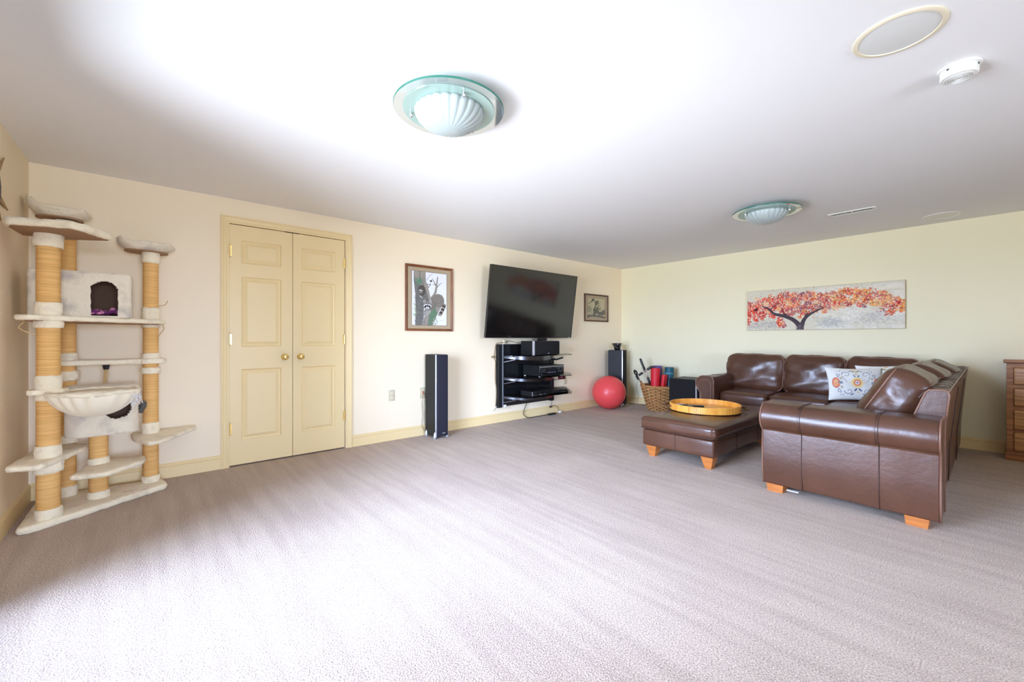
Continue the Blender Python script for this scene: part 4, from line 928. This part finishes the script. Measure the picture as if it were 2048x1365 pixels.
# throw pillows
def pillow_fn(mx, w_, h_, th, side):
    def f(u, v):
        x = (u-.5)*2; y = (v-.5)*2
        px = x*(1-.07*(1-y*y)**1*abs(x)); py = y*(1-.09*(1-x*x)*abs(y))
        z = th*max(0, (1-x**2))**.45*max(0, (1-y**2))**.45+.004*math.sin(x*9+y*5)*(1-x*x)*(1-y*y)
        return mx @ Vector((px*w_/2, -side*z, (py+1)*h_/2))
    return f
navy = (0.07, 0.09, 0.17); org = (0.78, 0.30, 0.14); red_ = (0.55, 0.07, 0.04); yel = (0.80, 0.52, 0.16); tea = (0.13, 0.28, 0.33); olv = (0.32, 0.28, 0.10)
def flower_pillow():
    P = Art(1.5, 1.0, (0.78, 0.77, 0.72), 110)
    cx_, cy_ = .76, .50
    for k in range(20): a = k*PI/10; P.dot(cx_+.125*math.cos(a), cy_+.125*math.sin(a), .035, .022, a, (0.85, .62, .30))
    P.ell(cx_, cy_, .125, .125, 0, (0.83, .58, .22)); P.ell(cx_, cy_, .085, .085, 0, red_); P.ell(cx_, cy_, .068, .068, 0, (.78, .35, .28)); P.ell(cx_, cy_, .045, .045, 0, (.74, .72, .70)); P.ell(cx_, cy_, .022, .022, 0, navy)
    def leafp(x, y, a, l=.06, w=.022, c=tea): P.dot(x, y, l, w, a, c)
    for sx in (-1, 1):
        leafp(cx_+sx*.055, cy_+.20, sx*.9+(PI/2 if sx < 0 else PI/2)*0+(0.0), .05, .02, tea); leafp(cx_+sx*.060, cy_-.21, -sx*.8, .06, .022, navy)
        leafp(cx_+sx*.070, cy_+.37, sx*.4, .075, .02, olv); leafp(cx_+sx*.16, cy_+.36, -sx*.2, .035, .010, navy); leafp(cx_+sx*.16, cy_-.35, -sx*.5, .05, .016, navy)
        sp_ = [(cx_+sx*(.26+.12*(1-t_/14)*math.cos(t_*.55)), cy_+.25+.10*(1-t_/14)*math.sin(t_*.55)) for t_ in range(13)]
        P.line(sp_, .009, .005, navy); P.line([(cx_+sx*.37, cy_+.20), (cx_+sx*.33, cy_+.10), (cx_+sx*.26, cy_+.02)], .008, .004, navy)
        P.line([(cx_+sx*(.24+.12*(1-t_/14)*math.cos(t_*.55)), cy_-.25-.10*(1-t_/14)*math.sin(t_*.55)) for t_ in range(13)], .009, .005, navy)
        for ky in (.13, 0, -.13):
            for q in range(5): P.dot(cx_+sx*.42+.026*math.cos(q*1.256), cy_+ky+.03*math.sin(q*1.256), .017, .013, q*1.256, olv if ky else navy)
        fx = cx_+sx*.565
        for q in range(16): a = q*PI/8; P.dot(fx+.095*math.cos(a), cy_+.135*math.sin(a), .022, .022, 0, red_)
        P.ell(fx, cy_, .092, .132, 0, org)
        for q in range(9): P.dot(fx+random.gauss(0, .035), cy_+random.gauss(0, .05), .013, .010, q, (.82, .72, .50))
        leafp(cx_+sx*.47, cy_+.01, 0, .05, .022, tea)
        P.line([(cx_+sx*.50, cy_+.16), (cx_+sx*.44, cy_+.24), (cx_+sx*.52, cy_+.25), (cx_+sx*.50, cy_+.16)], .007, .007, navy); P.line([(cx_+sx*.50, cy_-.17), (cx_+sx*.44, cy_-.27), (cx_+sx*.53, cy_-.26), (cx_+sx*.50, cy_-.17)], .007, .007, navy)
        for q in range(26): P.dot(cx_+sx*.42+random.gauss(0, .045), cy_+.36*(1 if q % 2 else -1)+random.gauss(0, .03), .010, .004, random.random()*3, navy, .9)
    P.ell(cx_, cy_+.44, .05, .022, 0, yel); P.ell(cx_, cy_+.26, .03, .018, 0, org); P.ell(cx_, cy_-.28, .03, .022, 0, yel); P.ell(cx_-.19, cy_, .02, .02, 0, (.65, .66, .25)); P.ell(cx_+.19, cy_, .02, .02, 0, (.85, .55, .30))
    return P
PIL = flower_pillow()
def pillow(loc, rz, lean, roll, w_, h_, th, label):
    mx = Matrix.Translation(loc) @ Matrix.Rotation(rz, 4, 'Z') @ Matrix.Rotation(lean, 4, 'X') @ Matrix.Rotation(roll, 4, 'Y')
    t = thing('throw_pillow', loc, label, 'pillow')
    PIL.mesh('printed_front', pillow_fn(mx, w_, h_, th, 1), 'fabric_art', t)
    B = Art(1.5, 1.0, (0.78, 0.77, 0.72), 16); B.mesh('plain_back', pillow_fn(mx, w_, h_, th, -1), 'fabric_art', t, flip=True)
    return t
pillow((5.32, .925, .470), R(-62), R(-20), 0, .47, .35, .065, 'white flower-printed pillow leaning on the sofa, the fully seen left one of two')
pillow((5.52, .70, .462), R(-70), R(-20), R(-3), .47, .39, .06, 'white flowered pillow partly hidden behind the large end cushion, the right one of two')

# ============================================================ OTTOMAN, TRAY
ott = thing('ottoman', (4.2, 1.86, 0), 'rectangular brown leather ottoman with orange wooden legs in front of the sofa', 'ottoman')
OX0, OX1, OY0, OY1 = 3.475, 4.90, 1.515, 2.195
o = MB().rbox(OX0+.012, OX1-.012, OY0+.012, OY1-.012, 0.105, 0.252, 0.018, 3, 4).build('base', 'leather', ott, auto=45)
for x in (3.95, 4.45): MB().tube([(x, OY0+.0105, .11), (x, OY0+.0105, .25)], .0025, 5).build('seam', 'seam', o)
MB().tube([(OX0+.0105, 1.86, .11), (OX0+.0105, 1.86, .25)], .0025, 5).build('seam', 'seam', o)
o = MB().rbox(OX0-.006, OX1+.006, OY0-.006, OY1+.006, 0.255, 0.372, 0.042, 5, 12, puff=(.008, .008, .024), wr=(.005, 10, (1, 1, 1))).build('top_cushion', 'leather', ott, smooth=True)
for z in (.268, .345): MB().tube([(x, y, z) for x, y in rrect(OX0-.007, OX1+.007, OY0-.007, OY1+.007, .050)], .0035, 6, closed=True).build('piping', 'seam', o, smooth=True)
for x0, sx in ((OX0+.04, 1), (OX1-.04, -1)):
    for y0, sy in ((OY0+.03, 1), (OY1-.03, -1)):
        def q(a, b_, z): return (x0+sx*a, y0+sy*b_, z)
        MB().add([q(0, 0, .108), q(.105, 0, .108), q(.105, .105, .108), q(0, .105, .108), q(.025, .025, 0), q(.078, .025, 0), q(.078, .078, 0), q(.025, .078, 0)],
                 [(0, 1, 2, 3), (7, 6, 5, 4), (0, 4, 5, 1), (1, 5, 6, 2), (2, 6, 7, 3), (3, 7, 4, 0)]).build('leg', 'orange_wood', ott)

TC = (4.13, 1.895); TZ = 0.396
tray = thing('round_bamboo_tray', (TC[0], TC[1], TZ), 'round orange bamboo tray with upright rim lying on the ottoman', 'tray')
MB().lathe([(0, 0.004), (0.312, 0.004), (0.312, 0.012), (0, 0.012)], (TC[0], TC[1], TZ), 64, cap=False).build('tray_bottom', 'bamboo', tray)
NS2 = 120
vs = []; fs = []
for k in range(NS2):
    a = 2*PI*(k+.5)/NS2
    MB(Matrix.Translation((TC[0]+.317*math.cos(a), TC[1]+.317*math.sin(a), TZ)) @ Matrix.Rotation(a, 4, 'Z')).box(-.004, .004+.001*(k % 2), -.0078, .0078, .002, .058).build('rim_slat', 'bamboo', tray)
MB().tube([(TC[0]+.317*math.cos(2*PI*i/72), TC[1]+.317*math.sin(2*PI*i/72), TZ+.058) for i in range(72)], .006, 8, closed=True).build('rim_hoop', 'bamboo', tray, smooth=True)
for a0 in (R(118), R(298)):
    p = []
    for i in range(15):
        q = i/14; a = a0+R(17)*(q-.5)*2; e_ = math.sin(PI*q); p.append((TC[0]+(.322+.055*e_)*math.cos(a), TC[1]+(.322+.055*e_)*math.sin(a), TZ+.030))
    MB().tube(p, .009, 8).build('handle', 'frame_dark', tray, smooth=True)
for (lx, ly, rz, L, W_, lb, m_) in ((3.995, 2.035, 20, .20, .050, 'long grey-faced remote control lying in the tray, the one nearest its left edge', 'metal_grey'),
                                  (4.085, 2.075, 5, .17, .045, 'black remote control lying in the middle of the three in the tray', 'black_plastic'),
                                  (4.135, 1.985, -14, .15, .050, 'short dark remote control lying right of the other remotes in the tray', 'black_plastic')):
    mx = Matrix.Translation((lx, ly, TZ+.0125)) @ Matrix.Rotation(R(rz-40), 4, 'Z')
    t = thing('remote_control', (lx, ly, TZ+.0125), lb, 'remote control')
    MB(mx).rbox(-L/2, L/2, -W_/2, W_/2, 0, .018, .006, 3, 2).build('body', m_, t, smooth=True)
    for i in range(5):
        for j in (-1, 0, 1): MB(mx).box(-L/2+.03+i*.022, -L/2+.040+i*.022, j*.013-.004, j*.013+.004, .0175, .0200).build('button', 'silver' if j == 0 else 'grille', t)
t = thing('folded_paper', (4.10, 2.14, TZ+.0125), 'small white folded paper behind the remotes in the tray', 'paper')
MB(Matrix.Translation((4.10, 2.135, TZ+.0125)) @ Matrix.Rotation(R(-30), 4, 'Z')).box(-.05, .05, -.03, .03, 0, .008).box(-.048, .048, -.029, .029, .010, .016).build('sheet', 'cotton', t)

# ============================================================ DRESSER
dr = thing('chest_of_drawers', (6.0, -.50, 0), 'honey-brown wooden chest of drawers at the right edge of the picture', 'chest of drawers')
DF = 5.875; DW = -.95
MB().box(DF+.012, 6.145, DW, -.042, .065, .875).build('carcass', 'oak', dr)
MB().rbox(DF-.03, 6.150, DW-.02, -.022, .875, .900, .008, 3, 2).build('top', 'oak', dr, auto=50)
MB().rbox(DF-.012, 6.148, DW-.01, -.032, 0, .068, .004, 2, 2).build('plinth', 'oak', dr, auto=50)
MB().box(DF, DF+.014, -.080, -.042, .068, .875).build('stile', 'oak', dr); MB().box(DF, DF+.014, DW, DW+.04, .068, .875).build('stile', 'oak', dr)
for z0, z1 in ((.840, .875), (.654, .681), (.459, .486), (.259, .277), (.068, .087)): MB().box(DF+.002, DF+.014, DW+.04, -.080, z0, z1).build('rail', 'oak', dr)
for i, (z0, z1) in enumerate(((.681, .838), (.487, .653), (.278, .458), (.088, .258))):
    d_ = MB().rbox(DF-.014, DF+.012, DW+.045, -.083, z0+.003, z1-.003, .010, 3, 3).build('drawer', 'oak_light', dr, auto=60)
    for y in (-.30, -.72): MB(Matrix.Translation((DF-.014, y, (z0+z1)/2)) @ Matrix.Rotation(-PI/2, 4, 'Y')).lathe([(.008, 0), (.008, .012), (.018, .022), (.014, .03), (0, .031)], n=18).build('knob', 'oak', d_, smooth=True)

# ============================================================ CAT TREE
ct = thing('cat_tree', (-.27, 3.9, 0), 'tall cream plush cat tree with sisal rope posts in the left corner', 'cat tree')
PA, PB_, PC_, PD = (-.466, 3.657), (-.440, 4.085), (-.010, 4.085), (-.272, 3.900)
def deck(poly, z0, z1, under=False, m='plush'):
    n = len(poly); cx_ = sum(p[0] for p in poly)/n; cy_ = sum(p[1] for p in poly)/n
    # dense rounded outline
    out = []
    for i in range(n):
        p0 = Vector(poly[i-1]); p1 = Vector(poly[i]); p2 = Vector(poly[(i+1) % n]); r_ = min(.03, (p0-p1).length*.3, (p2-p1).length*.3)
        a = p1+(p0-p1).normalized()*r_; b_ = p1+(p2-p1).normalized()*r_
        for k in range(5): t_ = k/4; out.append(a*(1-t_)**2+p1*2*t_*(1-t_)+b_*t_*t_)
        m_ = int((p2-p1).length/.03)
        e_ = p2+(p1-p2).normalized()*r_
        for k in range(1, m_): out.append(b_.lerp(e_, k/m_))
    th = z1-z0; rr = th/2; vs = []; fs = []; N = len(out); rings = [(-.0, z0, .025), (0, z0, .006), (0, z0+th*.15, 0), (0, z0+th*.5, -.004), (0, z0+th*.85, 0), (0, z1, .008), (0, z1+.002, .03)]
    c = Vector((cx_, cy_))
    for _, z, ins in rings:
        for p in out:
            d = (p-c); q = p-d.normalized()*ins; vs.append((q.x, q.y, z))
    vs.append((cx_, cy_, z1+.003)); vs.append((cx_, cy_, z0))
    M_ = len(rings)
    for i in range(M_-1):
        for k in range(N): fs.append((i*N+k, i*N+(k+1) % N, (i+1)*N+(k+1) % N, (i+1)*N+k))
    for k in range(N): fs.append(((M_-1)*N+k, (M_-1)*N+(k+1) % N, len(vs)-2)); fs.append(((k+1) % N, k, len(vs)-1))
    mb = MB(); mb.add(vs, fs); A_ = sum(out[i].x*out[(i+1) % N].y-out[(i+1) % N].x*out[i].y for i in range(N))
    if A_ < 0: mb.f = [tuple(reversed(f_)) for f_ in mb.f]
    mb.fuzz(.004, 30); o = mb.build('platform', m, ct, smooth=True)
    if under: MB().prism([tuple(c+(Vector(p)-c)*.90) for p in poly], z0-.004, z0+.002).build('underside_board', 'board', o)
    return o
deck([(-.575, 3.555), (-.530, 3.535), (.080, 3.955), (.070, 4.06), (.05, 4.13), (-.30, 4.17), (-.575, 4.17)], .002, .040)
deck([(-.610, 3.505), (-.470, 3.455), (-.335, 3.83), (-.325, 3.96), (-.39, 4.02), (-.56, 4.03)], .368, .398)
deck([(-.385, 3.640), (-.215, 3.600), (-.040, 3.815), (-.040, 3.97), (-.30, 4.00)], .240, .268)
deck([(-.120, 4.19), (-.105, 3.96), (-.025, 3.74), (.055, 3.76), (.268, 4.17), (.262, 4.235), (.05, 4.235)], .372, .398)
deck([(-.585, 3.575), (-.530, 3.54), (.070, 3.97), (.072, 4.15), (-.10, 4.20), (-.585, 4.20)], 1.203, 1.232, under=True)
deck([(-.53, 4.01), (.075, 4.01), (.080, 4.16), (-.53, 4.16)], .915, .948)
deck([(-.618, 3.545), (-.600, 3.47), (-.345, 3.385), (-.300, 3.42), (-.185, 3.655), (-.42, 3.80), (-.600, 3.80)], 1.715, 1.757, under=True)
def post(p, r_, segs):
    for z0, z1, kind in segs:
        if kind == 's':
            n = int((z1-z0)/.0032); pr = [(r_+.0016*math.cos(i*PI)+.0008*noise.noise(Vector((p[0]*7, i*.35, 0))), z0+(z1-z0)*i/n) for i in range(n+1)]
            ph = random.random()*6
            MB().lathe(pr, (p[0], p[1], 0), 26, cap=False, rf=lambda an, i: 1+.012*noise.noise(Vector((math.cos(an), math.sin(an), i*.9+ph)))).build('sisal_wrap', 'sisal', ct, smooth=True)
        else:
            e_ = .008 if kind == 'c' else .014
            pr = [(r_, z0), (r_+e_*.8, z0+.004), (r_+e_, z0+.5*(z1-z0)), (r_+e_*.8, z1-.004), (r_, z1)]
            pr = [(r_+.001, z0)]+[(r_+e_*(.75+.25*math.sin(q*PI)), z0+(z1-z0)*q) for q in (0.0, .15, .35, .5, .65, .85, 1.0)]+[(r_+.001, z1)]
            mb = MB().lathe(pr, (p[0], p[1], 0), 28, cap=False, rf=(lambda an, i: 1+(.05*math.sin(an*7) if i > 5 else 0)) if kind == 'f' else None); mb.fuzz(.005, 40); mb.build('plush_cuff', 'plush', ct, smooth=True)
rA = .050
post(PA, rA, [(.04, .100, 'c'), (.095, .320, 's'), (.310, .372, 'f'), (.395, .470, 'c'), (.465, .742, 's'), (.735, .775, 'c'), (.795, .880, 'c'), (.875, 1.165, 's'), (1.160, 1.203, 'f'), (1.232, 1.310, 'c'), (1.305, 1.650, 's'), (1.635, 1.718, 'f')])
post(PB_, .048, [(.04, .110, 'c'), (.105, .400, 's'), (.395, .450, 'c'), (.445, .820, 's'), (.815, .880, 'f'), (.875, .915, 's'), (.945, 1.00, 'c'), (.995, 1.205, 's'), (1.535, 1.82, 's'), (1.80, 1.885, 'c')])
post(PC_, .045, [(.04, .090, 'c'), (.085, .372, 's'), (.396, .480, 'c'), (.475, .850, 's'), (.840, .885, 'f'), (.880, .915, 's'), (.945, .990, 'c'), (.985, 1.185, 's'), (1.178, 1.204, 'c'), (1.232, 1.325, 'c'), (1.320, 1.660, 's'), (1.652, 1.735, 'c')])
post(PD, .047, [(.04, .090, 'c'), (.085, .240, 's'), (.268, .310, 'c'), (.305, .470, 's')])

def shell(x0, x1, y0, y1, z0, z1, r_, hole, name, m, top=True, lowround=0):
    """rounded-plan box house with a hole cut in its front wall (y0 side)"""
    out = rrect(x0, x1, y0, y1, r_, 10); P = []
    for i in range(len(out)):
        a = Vector(out[i]); b_ = Vector(out[(i+1) % len(out)]); k = max(1, int((b_-a).length/.007))
        for j in range(k): P.append(a.lerp(b_, j/k))
    n = len(P); mz = int((z1-z0)/.007); vs = []; fs = []; cx_, cy_ = (x0+x1)/2, (y0+y1)/2
    for j in range(mz+1):
        z = z0+(z1-z0)*j/mz
        for p in P: vs.append(Vector((p.x, p.y, z)))
    for j in range(mz):
        for k in range(n):
            q = [j*n+k, j*n+(k+1) % n, (j+1)*n+(k+1) % n, (j+1)*n+k]; c = sum((vs[i] for i in q), Vector())/4
            if c.y < cy_ and hole(c.x, c.z): continue
            fs.append(tuple(reversed(q)))
    mb = MB(); mb.add(vs, fs); mb.fuzz(.003, 35)
    o = mb.build(name, m, ct, smooth=True); s2 = o.modifiers.new('solid', 'SOLIDIFY'); s2.thickness = .014; s2.offset = 1
    ins = [tuple(Vector((cx_, cy_)).lerp(Vector(p), .985)) for p in out]
    MB().prism(ins, z1-.012, z1+.006).build('roof', m, o, bevel=.006); MB().prism(ins, z0-.004, z0+.010).build('floor_panel', m, o, bevel=.004)
    return o
hx, hw_, hz0, hz1 = -.238, .066, 1.245, 1.470
def arch(x, z): return z > hz0 and ((abs(x-hx) < hw_ and z < hz1-hw_) or ((x-hx)**2+(z-(hz1-hw_))**2 < hw_**2))
house = shell(-.572, -.108, 3.790, 4.06, 1.236, 1.520, .030, arch, 'upper_house', 'plush_grey')
MB().box(-.545, -.13, 4.035, 4.042, 1.24, 1.515).build('lining', 'lining', house)
lh = shell(-.425, -.075, 3.775, 4.035, .472, .782, .085, lambda x, z: (x+.172)**2+(z-.648)**2 < .076**2, 'lower_house', 'plush_grey')
MB().rbox(-.40, -.10, 3.99, 3.998, .49, .77, .003, 2, 1).build('lining', 'lining', lh)
def perch(x0, x1, y0, y1, z, tl_):
    """curved plush perch: plate that turns up at its left end with a bolster rim"""
    n = 26; m_ = 14; vs = []; fs = []
    cx_, cy_ = (x0+x1)/2, (y0+y1)/2
    for side in (0, 1):
        for i in range(n+1):
            for j in range(m_+1):
                u = i/n*2-1; v = j/m_*2-1
                sx = u*math.sqrt(1-.30*v*v); sy = v*math.sqrt(1-.30*u*u)
                x = cx_+sx*(x1-x0)/2; y = cy_+sy*(y1-y0)/2
                rim = max(0, (u*u+v*v-.55))*.045; lift = tl_*max(0, (-u-.55)/.45)**1.5 + .012*max(0, u-.6)/.4
                edge = max(abs(u), abs(v)) > .999
                zz = z+rim*0.6+lift+(.030 if side else 0)-(.012 if (side and edge) else 0)+(.012 if (not side and edge) else 0)
                vs.append((x-(.015*(lift/.09) if tl_ else 0), y, zz))
    K = (n+1)*(m_+1)
    for i in range(n):
        for j in range(m_):
            a = i*(m_+1)+j; b_ = a+m_+1
            fs.append((a, a+1, b_+1, b_)); fs.append((K+a, K+b_, K+b_+1, K+a+1))
    for i in range(n):
        for j in (0, m_):
            a = i*(m_+1)+j; b_ = a+m_+1; fs.append((a, b_, K+b_, K+a) if j == 0 else (a, K+a, K+b_, b_))
    for j in range(m_):
        for i in (0, n):
            a = i*(m_+1)+j; fs.append((a, K+a, K+a+1, a+1) if i == 0 else (a, a+1, K+a+1, K+a))
    mb = MB(); mb.add(vs, fs); mb.fuzz(.004, 30); o = mb.build('perch', 'plush_grey', ct, smooth=True)
    path = [(cx_+math.cos(a)*(x1-x0)/2*.93, cy_+math.sin(a)*(y1-y0)/2*.93, z+.045+tl_*max(0, (-math.cos(a)-.55)/.45)**1.5) for a in [2*PI*i/48 for i in range(48)]]
    g_ = MB().tube(path, .018, 10, closed=True); g_.fuzz(.008, 25); g_.build('bolster', 'plush_grey', o, smooth=True)
    MB().prism([(cx_+math.cos(a*PI/12)*(x1-x0)/2*.78, cy_+math.sin(a*PI/12)*(y1-y0)/2*.78) for a in range(24)], z-.006, z+.004).build('underside_board', 'board', o)
perch(-.612, -.325, 3.965, 4.225, 1.898, .055)
perch(-.190, .125, 3.965, 4.235, 1.735, .030)

# hammock
HC_ = (-.262, 3.535); HR = .196; HZ = .778
ham = MB().tube([(HC_[0]+HR*math.cos(a), HC_[1]+HR*math.sin(a), HZ+.003*math.sin(5*a)) for a in [2*PI*i/60 for i in range(60)]], .0125, 10, closed=True); ham.fuzz(.006, 40)
hr = ham.build('hammock_ring', 'plush', ct, smooth=True)
pr = [(HR*(1-.02*i)*math.cos((i/14)**1.0*PI/2*.97)**.75 if i else HR, -.140*math.sin(i/14*PI/2)) for i in range(15)]
hb = MB().lathe(pr, (HC_[0], HC_[1], HZ), 120, cap=True, rf=lambda an, i: 1+.045*math.sin(an*16+1.5*math.sin(an*3))*max(0, 1-i/9)).build('hammock_bag', 'cream_cloth', ct, smooth=True)
s2 = hb.modifiers.new('solid', 'SOLIDIFY'); s2.thickness = .004
MB().prism([(-.545, 3.60), (-.52, 3.585), (-.40, 3.60), (-.38, 3.66), (-.40, 3.71), (-.53, 3.72), (-.555, 3.68)], .772, .800).build('hammock_bracket', 'plush', ct, bevel=.006)
g = MB(); random.seed(3)
for k in range(16):
    a = R(random.uniform(-35, 5)); x = HC_[0]+HR*math.cos(a); y = HC_[1]+HR*math.sin(a); z = HZ-.02; P = [(x, y, z)]
    for i in range(6): x += random.uniform(-.012, .010); y += random.uniform(-.008, .008); z -= random.uniform(.004, .018); P.append((x, y, z))
    g.tube(smooth_path(P, 3), .0018, 4)
g.build('frayed_threads', 'cotton', ct, kind='stuff')
# hanging toys
t = thing('fur_mouse_toy', (-.075, 3.96, .56), 'grey fur mouse toy hanging on a string from the cat tree', 'cat toy')
mb = MB(Matrix.Translation((-.055, 3.965, .612)) @ Matrix.Rotation(R(18), 4, 'Y')).sphere((0, 0, 0), .032, 20, 14, (.62, .6, 1.35)); mb.fuzz(.012, 55); mb.build('body', 'fur', t, smooth=True)
MB().tube(smooth_path([(-.065, 3.965, .655), (-.070, 3.97, .78), (-.060, 3.995, .90), (-.055, 4.00, .955)], 5), .0018, 5).build('string', 'jute', t)
t = thing('rope_toy', (-.245, 4.03, .80), 'short twisted rope hanging from the narrow shelf of the cat tree', 'cat toy')
MB().lathe([(.014, 0), (.020, .030), (.018, .032), (0, .032)], (-.245, 4.05, .882), 16, cap=False).build('cap', 'black_plastic', t, auto=50)
for s_ in (0, 2.1, 4.2):
    MB().tube([(-.245+.006*math.cos(i*.5+s_)-.006*i/30, 4.05+.006*math.sin(i*.5+s_), .885-i*.0037) for i in range(31)], .0052, 6).build('strand', 'jute', t, smooth=True)
t = thing('cat_blanket', (-.24, 3.86, 1.25), 'crumpled pink and purple blanket inside the upper plush house', 'blanket')
mb = MB(); n = 26; vs = []
for i in range(n):
    for j in range(n):
        u = i/(n-1); v = j/(n-1); x = -.335+.19*u; y = 3.815+.15*v
        vs.append((x, y, 1.252+.028*abs(noise.noise(Vector((u*5, v*5, 2))))*2+.045*max(0, u-.55)*(v+.4)))
mb.add(vs, [(i*n+j, (i+1)*n+j, (i+1)*n+j+1, i*n+j+1) for i in range(n-1) for j in range(n-1)])
o = mb.build('cloth', 'pink_cloth', t, smooth=True); s2 = o.modifiers.new('solid', 'SOLIDIFY'); s2.thickness = .008; s2.offset = 1
for nm, P in (('loose_cord', [(.055, 3.98, 1.20), (.062, 3.975, 1.165), (.035, 3.985, 1.12), (.028, 3.99, 1.09)]), ('loose_cord', [(.03, 4.02, 1.335), (.07, 4.0, 1.345), (.085, 3.99, 1.375)]), ('loose_cord', [(-.552, 3.60, 1.19), (-.57, 3.585, 1.16), (-.53, 3.58, 1.13), (-.50, 3.60, 1.12)])):
    MB().tube(smooth_path(P, 5), .003, 5).build(nm, 'jute', ct, smooth=True)

# ============================================================ CORDS
def cord(name, P, r_, m, label, cat='cable', extra=None):
    t = thing(name, P[-1], label, cat); MB().tube(smooth_path(P, 8), r_, 8).build('cable', m, t, smooth=True); return t
y_ = YB-.02
cord('power_cable', [(3.90, YB-.035, .205), (3.86, YB-.035, .13), (3.84, YB-.04, .06), (3.92, YB-.05, .008), (4.10, YB-.06, .006), (4.45, YB-.05, .006)], .0045, 'cord', 'thick black cable dropping in a curve from the rack to the carpet')
t = cord('adapter_cable', [(4.40, YB-.035, .21), (4.40, YB-.03, .15), (4.38, YB-.03, .11), (4.44, YB-.035, .12), (4.52, YB-.04, .08), (4.53, YB-.05, .02)], .003, 'cord', 'thin dark cable looping from the rack to white plugs on the carpet')
MB().rbox(4.52, 4.57, YB-.075, YB-.04, .003, .03, .006, 2, 1).build('plug', 'white_plastic', t)
MB().rbox(4.36, 4.395, YB-.045, YB-.015, .095, .115, .005, 2, 1).build('plug', 'black_plastic', t)
t = thing('power_adapter', (4.36, YB-.08, 0), 'flat black power adapter on the carpet below the rack', 'power adapter')
MB().rbox(4.28, 4.42, YB-.10, YB-.06, .001, .025, .006, 2, 1).build('casing', 'black_plastic', t, auto=50)
t = cord('taped_cable', [(3.54, YB-.06, 1.045), (3.42, YB-.035, 1.04), (3.375, YB-.02, 1.02), (3.362, YB-.012, .93), (3.350, YB-.012, .85), (3.372, YB-.012, .78), (3.366, YB-.012, .60), (3.385, YB-.012, .42), (3.378, YB-.012, .26), (3.365, YB-.012, .19)], .005, 'cord_brown', 'thin brown cable running down the wall along the left side of the rack')
MB().rbox(3.305, 3.36, YB-.035, YB-.005, .845, .870, .006, 2, 1).build('cable_plug', 'cord_brown', t)
t = thing('wall_clip', (3.33, YB, .17), 'small bent white clip on the wall below the left foot of the rack', 'clip')
MB().tube(smooth_path([(3.385, YB-.012, .215), (3.35, YB-.014, .19), (3.325, YB-.012, .165)], 5), .008, 8).build('hook', 'white_plastic', t, smooth=True)
t = thing('adapter', (3.50, YB-.055, 1.02), 'small white adapter on the top left corner of the rack', 'adapter')
MB().rbox(3.475, 3.512, YB-.050, YB-.018, 1.0205, 1.075, .006, 2, 1).build('casing', 'cream_plastic', t, auto=50)
cord('rack_cable', [(3.515, YB-.03, 1.05), (3.60, YB-.03, 1.06), (3.75, YB-.04, 1.035), (3.95, YB-.05, 1.04), (4.05, YB-.06, 1.06)], .003, 'cord', 'thin dark cable along the top edge of the rack behind the centre speaker')
cord('speaker_cable', [(2.325, YB-.024, .48), (2.315, YB-.035, .44), (2.310, YB-.02, .34), (2.318, YB-.022, .22), (2.306, YB-.025, .12), (2.33, YB-.03, .05)], .003, 'cord_brown', 'thin brown wire hanging behind the blue-grey tower speaker')
cord('basket_cable', [(5.61, 3.58, .46), (5.60, 3.60, .40), (5.63, 3.62, .30), (5.64, 3.60, .22), (5.66, 3.63, .12), (5.60, 3.68, .03), (5.55, 3.72, .006)], .003, 'cord_grey', 'thin grey cord hanging down the outside of the wicker basket')
cord('floor_cable', [(6.02, 4.02, .006), (6.10, 3.90, .006), (6.13, 3.75, .006), (6.12, 3.62, .006)], .004, 'cord', 'black cable on the carpet along the right baseboard behind the basket')
